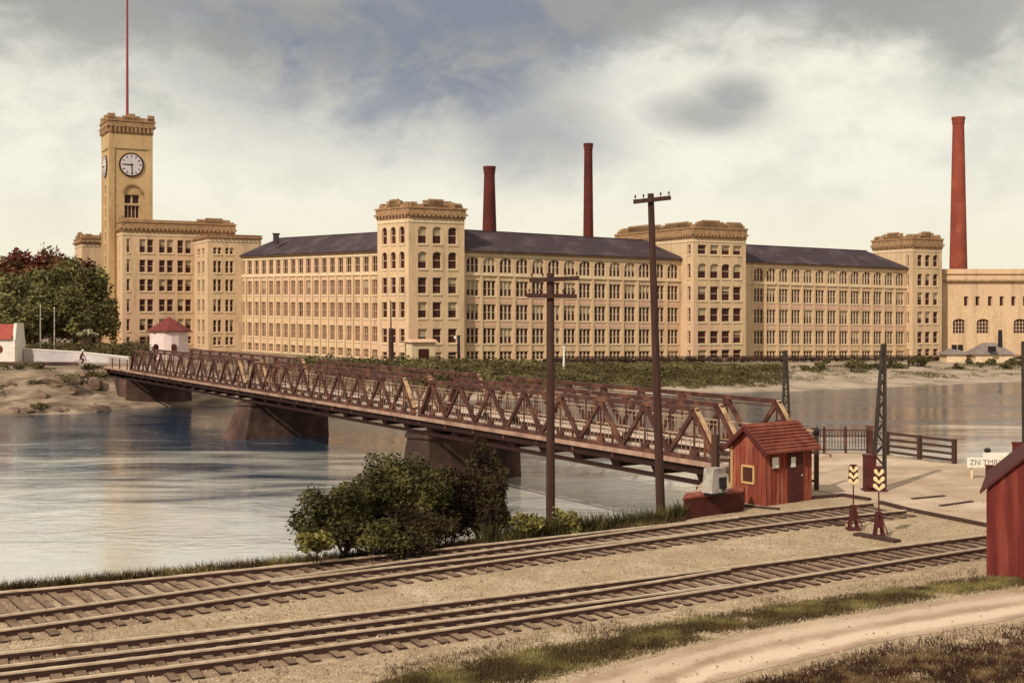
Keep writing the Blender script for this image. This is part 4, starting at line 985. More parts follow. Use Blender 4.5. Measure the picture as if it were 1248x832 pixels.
q = pd(1209, 428, 225.2); b = MB(); b.box(q, .9, 1.6, .9); b.build('dormer', M['black'], t)
t, ze, zr = hiproof_shed('low small grey roofed shed with two dark vents at the end tower', 1151, 1181, 432, 425, 437, 228, 4)
for x in (1163, 1170.5): q = pd(x, 427.5, 229.8); b = MB(); b.box(q, .8, .6, 1.15); b.build('vent', M['black'], t)
# a small roof vent on the left wing ridge
q = pd(336.5, 289, 219); t = thing('roof_vent', 'small dark vent on the ridge of the left mill wing', 'vent', q); b = MB(); b.box(q - V(0, 0, 1.2), .9, .9, 1.7); b.build('shaft', M['slate'], t); b = MB(); b.box(q + V(0, 0, .502), 1.2, 1.2, .18); b.build('cap', M['slate'], t)

# ------------------------------------------------------------------ far left bank: gatehouse, kiosk, walls, trees
kp = V((206 - CX) / F * 168, 168, 0); kz = hz(kp.x, kp.y)
t = thing('kiosk', 'round whitewashed kiosk with a red conical roof beyond the bridge', 'kiosk', v3(kp, kz))
def ngon(c, r, n, ph=0): return [(c.x + r * math.cos(2 * math.pi * k / n + ph), c.y + r * math.sin(2 * math.pi * k / n + ph)) for k in range(n)]
ze = CAMZ - (403 - HY) / F * 168; zp = CAMZ - (386.5 - HY) / F * 168
b = MB(); b.prism(ngon(kp, 2.55, 16), kz - .6, ze); b.build('wall', M['pinkwhite'], t)
b = MB(); b.prism(ngon(kp, 3.0, 8, .2), ze - .1, ze + .06); b.prism(ngon(kp, 2.98, 8, .2), ze + .061, zp, ngon(kp, .15, 8, .2)); b.build('roof', M['rooftile'], t)
for x in (190, 211.5):
    dx = (x - CX) / F * 165.6; b = MB(); yy = kp.y - math.sqrt(max(0, 2.55 ** 2 - (dx - kp.x) ** 2)); pz = CAMZ - (424 - HY) / F * yy
    b.box(V(dx, yy, pz - .8), .7, .3, 1.0); b.cyl(V(dx, yy - .15, pz + .2), V(dx, yy + .15, pz + .2), .36, .36, 14); b.build('doorway', M['glass'], t)
# white house with red roof
hd = 156.0; x0 = (-60 - CX) / F * hd; x1 = (18 - CX) / F * hd; hzb = hz(x1, hd)
t = thing('white_house', 'white walled house with red roof at the left edge of the far bank', 'house', V(x1, hd, hzb))
zt_h = CAMZ - (395 - HY) / F * hd; ze_h = CAMZ - (413.5 - HY) / F * hd; dp = 3.4
b = MB(); b.hexa([V(x0, hd, hzb - 1), V(x1, hd, hzb - 1), V(x1, hd + dp, hzb - 1), V(x0, hd + dp, hzb - 1), V(x0, hd, ze_h), V(x1, hd, ze_h), V(x1, hd + dp, ze_h), V(x0, hd + dp, ze_h)])
gx0, gx1 = x1 - .35, x1
b.hexa([V(gx0, hd - .05, ze_h - 1), V(gx1 + .02, hd - .05, ze_h - 1), V(gx1 + .02, hd + dp, ze_h - 1), V(gx0, hd + dp, ze_h - 1), V(gx0, hd + .6, zt_h + .12), V(gx1 + .02, hd + .6, zt_h + .12), V(gx1 + .02, hd + dp - .6, zt_h + .12), V(gx0, hd + dp - .6, zt_h + .12)])
b.build('wall', M['white'], t)
b = MB(); b.hexa([V(x0, hd - .3, ze_h + .003), V(gx0 - .01, hd - .3, ze_h + .003), V(gx0 - .01, hd + dp + .3, ze_h + .003), V(x0, hd + dp + .3, ze_h + .003), V(x0, hd + 1.6, zt_h), V(gx0 - .1, hd + 1.6, zt_h), V(gx0 - .1, hd + dp - 1.6, zt_h), V(x0, hd + dp - 1.6, zt_h)]); b.build('roof', M['rooftile_bright'], t)
q = pd(-1.5, 425.5, hd - .05); b = MB(); b.cyl(q, q + V(0, .2, 0), .5, .5, 16); b.build('round_window', M['rooftile'], t)
rk = iter(['long flat dark ledge of rock on the far bank below the kerb', 'broken dark rock under the ledge on the far bank', 'pale boulder near the bridge end on the far bank', 'low boulder at the waterline left of the abutment', 'jagged rock beside the abutment top', 'small dark rock at the left frame edge on the far bank', 'flat rock at the waterline under the white house', 'rounded rock in the middle of the far bank slope', 'narrow rock shelf below the cyclist', 'small rock at the waterline below the flat ledge'])
for i, (x, y, r, fl_) in enumerate([(68, 464, 2.2, .28), (84, 474, 1.1, .6), (112, 466, 1.4, .5), (118, 498, 1.5, .35), (124, 455, 1.0, .7), (12, 470, .9, .6), (22, 501, 1.6, .25), (48, 482, 1.0, .6), (104, 456, 1.5, .25), (74, 500, 1.0, .4)]):
    d = 122.0
    for _ in range(900):          # walk along the view ray until it meets the slope
        q = pd(x, y, d)
        if q.z < hz(q.x, q.y): break
        d += .05
    t = thing('rock', next(rk), 'rock', q, 'rocks on the far bank'); b = MB(); b.sphere(q - V(0, 0, r * fl_ * .2), r, 9, 6, (1, .7, fl_)); g_ = np.random.default_rng(40 + i)
    b.v = [tuple(np.array(p_) + g_.normal(size=3) * r * .09) for p_ in b.v]; b.build('stone', M['rock'], t)
# white wall along the far road and dark kerb on the bank edge
pA, pB, pC = pd(29, 443, 158.5), pd(95, 445, 157), pd(157, 447, 154)
t = thing('roadside_wall', 'long low whitewashed wall along the far road, left of the bridge', 'wall', pA)
b = MB()
for p, q, h0, h1 in ((pA, pB, 1.85, 1.65), (pB, pC, 1.65, 1.15)):
    b.hexa([p + V(0, 0, -1.2), q + V(0, 0, -1.2), q + V(0, .4, -1.2), p + V(0, .4, -1.2), p + V(0, 0, h0), q + V(0, 0, h1), q + V(0, .4, h1), p + V(0, .4, h0)])
b.build('wall_face', M['lilac'], t)
b = MB()
for p, q, h0, h1 in ((pA, pB, 1.85, 1.65), (pB, pC, 1.65, 1.15)): b.beam(p + V(0, .2, h0 + .06), q + V(0, .2, h1 + .06), .55, .11)
b.build('coping', M['white'], t)
p, q = pd(-60, 447, 147), pd(93, 447.5, 147.5)
t = thing('retaining_kerb', 'dark stone kerb along the top of the far river bank', 'kerb', p); b = MB(); b.hexa([p + V(0, 0, -1.0), q + V(0, 0, -1), q + V(0, .7, -1), p + V(0, .7, -1), p + V(0, 0, .62), q + V(0, 0, .62), q + V(0, .7, .62), p + V(0, .7, .62)]); b.build('stones', M['pier'], t)
for x, yt, lab in ((49.3, 373, 'taller pale slender post behind the white wall on the far bank'), (66.3, 376, 'thinner pale post behind the white wall, nearer the bridge')):
    q = pd(x, 436, 160); t = thing('lamp_standard', lab, 'post', q); b = MB(); b.cyl(q - V(0, 0, .6), pd(x, yt, 160), .10, .07, 8); b.build('shaft', M['greymetal'], t); b = MB(); b.sphere(pd(x, yt - .5, 160), .12); b.build('finial', M['stone'], t)
# trees
TG = 'trees at the left of the mill'
for i, (x, yb, yt, d, rx, lab, n) in enumerate([
    (92, 428, 316, 205, 6.0, 'dark green tree closest to the clock tower', 12000), (42, 428, 332, 200, 6.8, 'dark green tree behind the pale posts', 12000), (-5, 428, 331, 196, 6.8, 'dark green tree behind the white house at the frame edge', 10000),
    (114, 428, 335, 214, 3.4, 'smaller green tree leaning against the clock tower base', 5000), (66, 428, 345, 190, 4.6, 'low spreading green tree in front of the taller ones', 8000), (18, 428, 352, 186, 4.6, 'low green tree just above the white house roof', 7000)]):
    q = pd(x, yb, d); q.z = hz(q.x, q.y); h = (CAMZ - (yt - HY) / F * d) - q.z
    tree(lab, q, h, (rx, rx, h * .54), int(n * 2.1), .40, M['leaf_tree'], 60 + i, TG)
for i, (x, yt, d, rx) in enumerate([(62, 306, 232, 6.5), (27, 307, 236, 6.5), (-6, 306, 238, 6.5), (92, 308, 242, 4.5)]):
    q = pd(x, 410, d); q.z = 0; h = (CAMZ - (yt - HY) / F * d)
    tree(('tallest russet leaved tree behind the green ones', 'red leaved tree behind the green trees, above the pale posts', 'red leaved tree above the white house at the frame edge', 'red leaved tree behind the tree at the clock tower')[i], q, h, (rx, rx, h * .42), 7500, .65, M['leaf_red'], 80 + i, 'red trees on the skyline')
# far shrubs behind the white wall
def leafstrip(name, pts, n, size, m, label, cat, spread=1.0, hgt=1.0, seed=0, kind='stuff'):
    bl = []
    q = np.random.default_rng(seed)
    for p in pts:
        for k in range(3): bl.append((Vector(p) + V(q.normal() * spread, q.normal() * spread, q.uniform(0, hgt * .4)), (spread * q.uniform(.6, 1.1), spread * q.uniform(.6, 1.1), hgt * q.uniform(.5, .8))))
    o = leaf_obj(name, bl, n, size, m, None, seed, .2); return tag(o, label, cat, kind=kind)
pts = [v3(pd(x, 430, d), hz(pd(x, 430, d).x, d) + .9) for x in range(-20, 176, 7) for d in (162, 170, 178)]
leafstrip('undergrowth', pts, 34000, .26, M['bankgreen'], 'olive green undergrowth behind the white roadside wall', 'undergrowth', 1.3, 1.2, 5)
q = pd(103, 408, 172); shrub('white blossoming shrub beside the clock tower base', v3(q, hz(q.x, q.y)), q, (1.5, 1.2, .9), 900, .3, M['leaf_white'], 91, k=9)
# undergrowth on the far bank below the mill, and single bushes on the bare bank to the right
def bank_pts(x0, x1, n, f0, f1, seed):
    q = np.random.default_rng(seed); out = []
    fx = np.array([p[0] for p in far_edge]); fy = np.array([p[1] for p in far_edge])
    while len(out) < n:
        X = q.uniform(-30, 90, 6000); f = q.uniform(f0, f1, 6000); y = np.interp(X, fx, fy) + f; px = CX + X / y * F
        k = (px > x0) & (px < x1); X, y = X[k], y[k]; z = height(X, y) + .25
        out += [V(a, b_, c) for a, b_, c in zip(X, y, z)]
    return out[:n]
leafstrip('bank_undergrowth', bank_pts(520, 935, 150, 5, 32, 3), 30000, .26, M['bankgreen'], 'dense low undergrowth on the far bank below the mill', 'undergrowth', 1.5, .42, 6)
gpts = [(p.x, p.y, p.z - .25) for p in bank_pts(480, 960, 42000, 3.5, 40, 31)]
blades('bank_grass', gpts, .2, .75, .05, M['bankgreen'], 'rough green grass covering the far bank below the mill', 'grass', lean=.35, seed=32)
g2 = [(p.x, p.y, p.z - .25) for p in bank_pts(925, 1260, 16000, 7, 34, 41)]; nz = vnoise(np.array([p[0] for p in g2]), np.array([p[1] for p in g2]), .28, 19) + .6 * vnoise(np.array([p[0] for p in g2]), np.array([p[1] for p in g2]), 1.1, 20)
blades('bank_tufts', [p for p, v_ in zip(g2, nz) if v_ > .15], .15, .55, .05, M['bankgreen'], 'patchy green tufts on the bare far bank below the end tower', 'grass', lean=.35, seed=33)
leafstrip('bank_scrub', bank_pts(300, 640, 90, 10, 40, 8), 20000, .28, M['bankgreen'], 'dark scrub on the far bank behind the bridge', 'undergrowth', 1.3, 1.0, 9)
names = iter(['broad bush on the bare far bank, just right of the rear gate mast', 'bush halfway up the bare far bank under the mill', 'olive bush near the waterline left of the raised gate mast', 'bush directly behind the raised gate mast', 'bush on the bank right of the raised gate mast', 'large dark bush below the end tower', 'small bush at the foot of the bank below the end tower', 'upright bush below the low grey shed', 'bush at the bank foot below the hip roofed shed', 'bush on the bank at the right frame edge', 'small bush high on the bank below the boiler house', 'tiny bush beside the upright bush by the grey sheds'])
for i, (x, y, d, r) in enumerate([(985, 455, 186, 1.5), (1003, 452, 190, 1.4), (1037, 458, 190, 2.2), (1058, 453, 196, 1.5), (1090, 457, 200, 1.7), (1122, 453, 206, 2.2), (1167, 460, 202, .9), (1208, 452, 214, 1.3), (1226, 461, 206, 1.0), (1235, 451, 216, 1.7), (1182, 446, 216, .9), (1195, 455, 208, .7)]):
    q = pd(x, y, d); g = hz(q.x, q.y); q = v3(q, g + r * .45)
    shrub(next(names), v3(q, g), q, (r * 1.15, r, r * .7), 1100, .26, M['bankgreen'], 100 + i, 'bushes on the bare far bank', k=7)
lp = []
q_ = np.random.default_rng(77)
for k in range(46):
    X = q_.uniform(-62, -46); Y = q_.uniform(124, 143); g_ = vnoise(np.array([X]), np.array([Y]), .35, 4)[0]
    if g_ > -.15: lp.append(V(X, Y, hz(X, Y) + .15))
leafstrip('bank_scrub', lp, 7000, .24, M['bankgreen'], 'thin olive scrub on the rocky bank below the white house', 'undergrowth', .8, .5, 13)
# dark fence along the top of the far bank
p, q = v3(along(10, 9), rz(-7.95)), v3(along(118, 9), rz(-9.5))
fence('bank_fence', 'long low dark fence along the top of the bank below the mill', 'fence', p, q, 40, 1.0, (.18, .42, .66, .9), M['wood'], .16, .06, .16)
pts = [v3(p.lerp(q, k / 120) + NBK * 1.0, p.lerp(q, k / 120).z + .2) for k in range(121)]
leafstrip('hedge_weeds', pts, 7000, .35, M['leaf_dark'], 'dark weeds growing along the fence below the mill', 'weeds', .7, .5, 12)
# poles before the mill
q = pd(687, 463, 172); q.z = hz(q.x, q.y); t = thing('white_post', 'slender white post on the far bank between the two utility poles', 'post', q); b = MB(); b.cyl(q - V(0, 0, .3), pd(687.5, 424, 172), .16, .13, 8); b.build('shaft', M['white'], t); b = MB(); b.sphere(pd(687.5, 423.5, 172), .2); b.build('finial', M['white'], t)
q = pd(477, 440, 184); t = thing('mast', 'dark mast thick at its foot before the corner tower', 'mast', q); b = MB(); b.cyl(q - V(0, 0, 1), pd(476.5, 400, 184), .42, .36, 8); b.build('shaft', M['polewood'], t); b = MB(); b.cyl(pd(476.5, 400, 184), pd(476, 366, 184), .12, .08, 6); b.build('rod', M['polewood'], t)
q = pd(559, 441, 184); t = thing('street_lamp', 'dark street lamp with bracket arm before the corner tower', 'street lamp', q); b = MB(); b.cyl(q - V(0, 0, 1), pd(559, 408.5, 184), .26, .2, 8); b.build('shaft', M['black'], t); b = MB(); b.beam(pd(555, 410, 184), pd(562, 409, 184), .12, .14); b.build('bracket', M['black'], t); b = MB(); b.sphere(pd(555.2, 411.6, 184), .26); b.build('lamp', M['white'], t)

# ------------------------------------------------------------------ near objects
def utility_pole(label, base, top, r0, r1, arms):
    t = thing('utility_pole', label, 'utility pole', base, 'utility poles by the rails'); b = MB(); b.cyl(base - V(0, 0, .8), top, r0, r1, 12); b.smooth = False; b.build('shaft', M['polewood'], t)
    for a0, a1 in arms:
        b = MB(); b.beam(a0, a1, .11, .13); ar = b.build('crossarm', M['polewood'], t)
        for k in (.05, .27, .73, .95):
            q = a0.lerp(a1, k); i = MB(); i.cyl(q + V(0, 0, .06), q + V(0, 0, .13), .012, .012, 6); i.cyl(q + V(0, 0, .12), q + V(0, 0, .2), .03, .024, 8); i.build('insulator', M['glass'], ar)
    return t
b0 = gp(671, 641); d0 = b0.y
utility_pole('shorter utility pole with two crossarms beside the rails', b0, pd(670.8, 333, d0), .142, .112, [(pd(645, 341.5, d0 - .16), pd(706, 339, d0 - .16)), (pd(642, 360, d0 - .16), pd(703, 361, d0 - .16))])
b0 = gp(806.5, 632); d0 = b0.y
utility_pole('tall leaning utility pole with a single crossarm near its top', b0, pd(793, 236, d0), .15, .098, [(pd(772, 246, d0 - .15), pd(817.5, 241, d0 - .15))])

# red watchman hut
hu = V(.80, .60, 0); hv = V(-.60, .80, 0); H0 = V(8.43, 40.9, GZ); hl, hw = 2.30, 1.50; eh = 1.92; ah = 2.55
t = thing('watchman_hut', 'small red board hut with gabled roof beside the bridge end', 'hut', H0)
A_, B2, C_, D_ = H0, H0 + hu * hl, H0 + hu * hl + hv * hw, H0 + hv * hw
b = MB(); up = V(0, 0, eh)
for p, q in ((A_, B2), (B2, C_), (C_, D_), (D_, A_)): b.face([p - V(0, 0, .2), q - V(0, 0, .2), q + up, p + up])
for p, q in ((D_, A_), (B2, C_)): b.face([p + up, q + up, (p + q) / 2 + V(0, 0, ah)])
# board battens
for f_, (p, q) in enumerate(((A_, B2), (D_, A_))):
    n_ = 11 if f_ == 0 else 8; nn = Vector(((q - p).y, -(q - p).x, 0)).normalized()
    for k in range(n_ + 1): 
        x = p.lerp(q, k / n_) + nn * .008; b.beam(x, x + V(0, 0, eh - .02), .03, .03, nn)
b.build('wall', M['red'], t)
r = MB(); ov = .22
for sgn in (-1, 1):
    mid0 = H0 + hv * hw / 2 + V(0, 0, ah + .06) - hu * ov; e = H0 + hv * (hw / 2 + sgn * (hw / 2 + .26)) + V(0, 0, eh - .17) - hu * ov
    L2 = hu * (hl + 2 * ov); th = V(0, 0, .07)
    r.hexa([mid0, e, e + L2, mid0 + L2, mid0 + th, e + th, e + L2 + th, mid0 + L2 + th])
for sgn in (-1, 1):
    mid0 = H0 + hv * hw / 2 + V(0, 0, ah + .132) - hu * ov; e = H0 + hv * (hw / 2 + sgn * (hw / 2 + .26)) + V(0, 0, eh - .098) - hu * ov
    for k in range(1, 9):
        x = mid0.lerp(e, k / 9 + .004 * (k % 2)); r.beam(x, x + hu * (hl + 2 * ov), .10, .018)
r.build('roof', M['redroof'], t)
r = MB()
for sgn in (-1, 1):
    mid0 = H0 + hv * hw / 2 + V(0, 0, ah + .0) - hu * (ov + .02); e = H0 + hv * (hw / 2 + sgn * (hw / 2 + .27)) + V(0, 0, eh - .22) - hu * (ov + .02)
    r.beam(mid0, e, .05, .13)
r.build('bargeboard', M['darkred'], t)
wc = H0 + hv * hw * .50 + V(0, 0, .98) - hu * .015
fr = MB()
for dx, dz, sx, sz in ((0, .28, .56, .07), (0, -.28, .56, .07), (-.26, 0, .07, .5), (.26, 0, .07, .5)):
    c = wc + hv * dx + V(0, 0, dz); fr.beam(c - hv * sx / 2 - hu * .02, c + hv * sx / 2 - hu * .02, .05, sz)
wi = fr.build('window', M['tan'], t); p = MB(); p.beam(wc - hv * .24, wc + hv * .24, .02, .52); p.build('pane', M['glass'], wi)
dr = MB(); c = H0 + hu * 1.45 - hv * .03 + V(0, 0, .05); dr.beam(c - hu * .36 + V(0, 0, .88), c + hu * .36 + V(0, 0, .88), .05, 1.72); do = dr.build('door', M['darkred'], t)
hn = MB(); hn.sphere(c + hu * .28 - hv * .06 + V(0, 0, .85), .035); hn.build('handle', M['greymetal'], do)
for u_, zz, sx, sz in ((.40, 1.42, .32, .36), (1.30, 1.38, .22, .34)):
    nb_ = MB(); c = H0 + hu * u_ - hv * (.075) + V(0, 0, zz); nb_.beam(c - hu * sx / 2, c + hu * sx / 2, .02, sz); nb_.build('notice', M['white'], t)
# corner boards
cb = MB(); 
for p in (D_,): cb.box(p - hu * .03 - hv * .0, .07, .07, eh - .03)
cb.build('corner_board', M['tan'], t)
# dark red crib in front of the hut
K0 = gp(833, 632.5); K1 = gp(906, 622.5)
t = thing('timber_crib', 'low dark red timber box in front of the hut', 'box', K0); dd = (K1 - K0).normalized(); nn = V(.22, .97, 0).normalized() * .75
b = MB(); b.hexa([K0 - V(0, 0, .3), K1 - V(0, 0, .3), K1 + nn * 1.5 - V(0, 0, .3), K0 + nn * 1.5 - V(0, 0, .3)] + [q + V(0, 0, .60) for q in (K0, K1, K1 + nn * 1.5, K0 + nn * 1.5)]); b.build('sides', M['darkred'], t)
b = MB(); b.hexa([q + V(0, 0, .602) for q in (K0 - dd * .04 - nn * .04, K1 - nn * .04, K1 + nn * 1.5, K0 - dd * .04 + nn * 1.5)] + [q + V(0, 0, .66) for q in (K0 - dd * .04 - nn * .04, K1 - nn * .04, K1 + nn * 1.5, K0 - dd * .04 + nn * 1.5)]); b.build('lid', M['red'], t)
planks('thin timber lying between the low red box and the hut', [(905, 617), (950, 621)], .12, .06)
# grey gate machine standing on the crib
mc = pd(871, 603, 38.9); mc.z = GZ + .662
t = thing('gate_machine', 'tapered grey metal cabinet standing on the low dark red box', 'cabinet', mc)
b = MB(); q0 = [(mc + hu * i * .36 + hv * j * .22).xy for i, j in ((-1, -1), (1, -1), (1, 1), (-1, 1))]; q1 = [(mc + hu * i * .27 + hv * j * .2).xy for i, j in ((-1, -1), (1, -1), (1, 1), (-1, 1))]
b.prism(q0, mc.z + .1, mc.z + .86, q1); b.build('housing', M['greymetal'], t)
b = MB(); b.box(mc, .6, .36, .099, hu); b.build('plinth', M['black'], t)
b = MB(); cc = mc - hv * .25 + hu * .08 + V(0, 0, .3); b.cyl(cc, cc - hv * .07, .13, .13, 16); b.box(mc - hv * .24 + hu * .12 + V(0, 0, .38), .3, .05, .2, hu); b.build('crank', M['black'], t)
b = MB(); c = mc - hv * .30 + hu * .1 + V(0, 0, .2); b.beam(c - hu * .2, c + hu * .3 + V(0, 0, .03), .04, .05); b.build('lever', M['greymetal'], t)
# barrier closing the walkway
p0 = pd(872, 575, 47.6); p0.z = GZ; p1 = p0 + V(.62, -.5, 0)
fence('walkway_barrier', 'dark timber barrier with two stout posts at the end of the walkway', 'barrier', p0, p1, 2, 1.72, (.3, .75, 1.05, 1.35), M['wood'], .24, .06, .13)
p2 = p1 + V(.0, -.45, 0)
t = thing('timber_bulkhead', 'dark timber bulkhead between the grey cabinet and the hut', 'bulkhead', p2); b = MB(); b.box(p2 - V(.02, 0, .3), .42, .3, 1.15, hu); b.build('boards', M['wood'], t); b = MB(); b.box(p2 - V(.02, 0, -.852), .48, .36, .06, hu); b.build('cap', M['wood'], t)
# bell post right of the hut
q = gp(995, 597); t = thing('bell_post', 'dark bell post standing between the hut and the dirt road', 'post', q)
b = MB(); b.box(q - V(0, 0, .3), .15, .15, 2.35); b.build('shaft', M['wood'], t); b = MB(); b.sphere(q + V(0, 0, 2.14), .115, sq=(1, 1, 1.3)); b.cyl(q + V(0, 0, 1.98), q + V(0, 0, 2.06), .09, .13, 12); b.build('bell', M['black'], t)
b = MB(); b.beam(q + V(0, 0, .35), q - hu * .75 + V(0, 0, .35), .08, .08); b.build('stay', M['wood'], t)

# crossing gates with raised lattice arms
def gate(label, base, top, w0, pm, boxh):
    t = thing('crossing_gate', label, 'crossing gate', base, 'raised crossing gates'); d = top - base; ax = V(1, 0, 0)
    bs = MB(); bs.box(base - V(.2, 0, .2), .36, .36, boxh + .2); bs.cyl(base + V(-.22, -.22, .35), base + V(-.22, -.32, .35), .2, .2, 12); bs.box(base - V(.02, .0, .0), .82, .55, .07); bx = bs.build('pedestal', pm, t)
    cp = MB(); cp.box(base + V(-.2, 0, boxh + .002), .40, .40, .06); cp.build('cap', pm, bx)
    a = MB(); n = 13; s0 = base + V(.13, 0, .1)
    for sg in (-1, 1):
        for dy in (-1, 1):
            a.beam(s0 + V(sg * w0 / 2, dy * w0 * .25, 0), top + V(sg * .045, dy * .03, 0), .085, .07)
    for k in range(n):
        f0, f1 = k / n, (k + 1) / n; wA, wB = w0 * (1 - f0) + .09 * f0, w0 * (1 - f1) + .09 * f1; sg = 1 if k % 2 else -1
        for dy in (-1, 1):
            a.beam(s0.lerp(top, f0) + V(-sg * wA / 2, dy * wA * .25, 0), s0.lerp(top, f1) + V(sg * wB / 2, dy * wB * .25, 0), .05, .04)
        a.beam(s0.lerp(top, f1) + V(-wB / 2, -wB * .25, 0), s0.lerp(top, f1) + V(wB / 2, -wB * .25, 0), .03, .03)
    a.build('lattice_arm', M['gatearm'], t)
    return t
M['gatearm'] = mat('weathered_dark_lattice', (.050, .034, .024), (.028, .019, .014), 4)
bs_ = gp(1066, 598); gate('raised lattice gate arm with red pedestal beside the plank fence', bs_, pd(1077, 419, bs_.y), .44, M['darkred'], 1.25)
bs_ = V((955 - CX) / F * 60, 60, -.1); gate('rear lattice gate mast standing behind the far bridge truss', bs_, pd(957.5, 427, 60), .40, M['darkred'], 1.1)
bs_ = V((1250 - CX) / F * 41.5, 41.5, GZ); gate('raised gate mast at the right frame edge behind the red shed', bs_, pd(1248.5, 416, 41.5), .30, M['shedred'], 2.0)

# switch stands with chevron targets
def switch_stand(label, base, hgt, scale):
    t = thing('switch_stand', label, 'switch stand', base, 'chevron switch stands'); b = MB()
    for i, j in ((-1, -1), (1, -1), (1, 1), (-1, 1)): b.beam(base + V(i * .12, j * .12, 0), base + V(i * .045, j * .045, .68), .055, .055)
    b.box(base, .38, .36, .06); b.box(base + V(0, 0, .30), .19, .18, .24); b.box(base + V(0, 0, .66), .17, .15, .08); b.build('stand', M['darkred'], t)
    b = MB(); b.beam(base + V(.1, -.05, .5), base + V(.24, -.08, .12), .035, .035); b.build('lever', M['darkred'], t)
    b = MB(); b.cyl(base + V(0, 0, .7), base + V(0, 0, hgt - .02), .022, .018, 8); b.build('rod', M['darkred'], t)
    def chev(z, w, h, th, y): # V-shaped plate pointing down
        f = MB(); pts = [(-w, h), (-w, h + th), (-w * .55, h + th * 1.25), (0, th * .9), (w * .55, h + th * 1.25), (w, h + th), (w, h), (0, 0)]
        for y0 in (y,):
            fr_ = [base + V(x * scale, y0 - .012, z + zz * scale) for x, zz in pts]; bk_ = [q + V(0, .024, 0) for q in fr_]
            f.face(fr_[::-1]); f.face(bk_)
            for k in range(len(pts)): f.face([fr_[k], fr_[(k + 1) % 8], bk_[(k + 1) % 8], bk_[k]])
        return f
    bk = MB(); z0 = hgt - .62 * scale
    pl = [(-.15, .14), (0, 0), (.15, .14), (.13, .58), (.09, .64), (-.09, .64), (-.13, .58)]
    fr_ = [base + V(x * scale, .0, z0 + zz * scale) for x, zz in pl]; bb = [q + V(0, .02, 0) for q in fr_]; bk.face(fr_[::-1]); bk.face(bb)
    for k in range(7): bk.face([fr_[k], fr_[(k + 1) % 7], bb[(k + 1) % 7], bb[k]])
    to = bk.build('target', M['darkred'], t)
    for k, (zz, ww) in enumerate(((.03, .15), (.21, .14), (.40, .125))): chev(z0 + zz * scale, ww, .10, .075, -.02).build('chevron', M['yellow'], to)
    return t
s1 = gp(1040, 645.5); s2 = gp(1071, 655)
switch_stand('switch stand with yellow chevron target, the one farther from the nearer rails', s1, 1.92, 1.0)
switch_stand('switch stand with yellow chevron target, closest to the nearer rails', s2, 2.0, 1.12)

# sign at the river edge and its post
sd = 47.5; t = thing('notice_board', 'white lettered notice board at the river edge right of the plank fence', 'sign', v3(pd(1203, 580, sd), GZ))
def board(x0, y0, x1, y1, d, nm):
    b = MB(); p, q = pd(x0, y1, d), pd(x1, y0, d); b.hexa([V(p.x, d, p.z), V(q.x, d, p.z), V(q.x, d + .05, p.z), V(p.x, d + .05, p.z), V(p.x, d, q.z), V(q.x, d, q.z), V(q.x, d + .05, q.z), V(p.x, d + .05, q.z)]); return b.build(nm, M['white'], t)
bb = board(1179, 557.5, 1227, 569.5, sd, 'board'); board(1198, 551.5, 1229, 557.2, sd + .2, 'upper_board')
def text(s_, x, y, d, size, parent, m):
    cu = bpy.data.curves.new('lettering', 'FONT'); cu.body = s_; cu.size = size; cu.extrude = .004; cu.align_x = 'CENTER'; cu.align_y = 'CENTER'
    to = bpy.data.objects.new('lettering_source', cu); to.rotation_euler = (math.pi / 2, 0, 0); COL.objects.link(to)
    bpy.context.view_layer.update(); me = bpy.data.meshes.new_from_object(to.evaluated_get(bpy.context.evaluated_depsgraph_get())); bpy.data.objects.remove(to)
    me.materials.clear(); me.materials.append(m); o = bpy.data.objects.new('lettering', me); COL.objects.link(o); o.parent = parent; o.rotation_euler = (math.pi / 2, 0, 0)
    o.location = pd(x, y, d) - world_loc(parent); return o
text('ZN TMRY.', 1203, 563.4, sd - .006, .30, bb, M['greyroof'])
b = MB()
for x in (1184, 1222): b.beam(v3(pd(x, 570, sd + .12), GZ - .3), pd(x, 556, sd + .12), .07, .07)
b.build('leg', M['stone'], t)
q = pd(1206.5, 600, 45); q.z = GZ; t = thing('short_post', 'stout dark red post in front of the white notice board', 'post', q); b = MB(); b.box(q - V(0, 0, .2), .24, .24, 1.0); b.build('shaft', M['darkred'], t); b = MB(); b.box(q + V(0, 0, .802), .28, .28, .05); b.build('cap', M['darkred'], t)
q = pd(1203.5, 548.5, 48.3); t = thing('lamp_post', 'dark round lamp on a thin stem above the notice board', 'lamp', v3(q, GZ)); b = MB(); b.cyl(v3(q, GZ - .2), q, .025, .02, 8); b.build('stem', M['stone'], t); b = MB(); b.sphere(q, .12, sq=(1.15, 1, .85)); b.build('lantern', M['black'], t)

# red shed at the right edge
Sd = gp(1203, 702); t = thing('red_shed', 'barn red board shed cut off by the right frame edge', 'shed', Sd)
su = V(.92, -.40, 0).normalized(); sv = V(.40, .92, 0).normalized(); W_, D2 = 2.8, 3.6; eh2 = 2.12; rise = 1.25
a0, a1 = Sd, Sd + su * W_; a2, a3 = a1 + sv * D2, Sd + sv * D2
b = MB(); up = V(0, 0, eh2)
for p, q in ((a0, a1), (a1, a2), (a2, a3), (a3, a0)): b.face([p - V(0, 0, .2), q - V(0, 0, .2), q + up, p + up])
for p, q in ((a0, a1), (a2, a3)): b.face([p + up, q + up, (p + q) / 2 + V(0, 0, eh2 + rise)])
for k in range(17):
    x = a0.lerp(a1, k / 16) - sv * .008; fr_ = 1 - abs(k / 8 - 1); b.beam(x, x + V(0, 0, eh2 + rise * fr_ - .03), .03, .03, sv)
b.build('wall', M['shedred'], t)
r = MB()
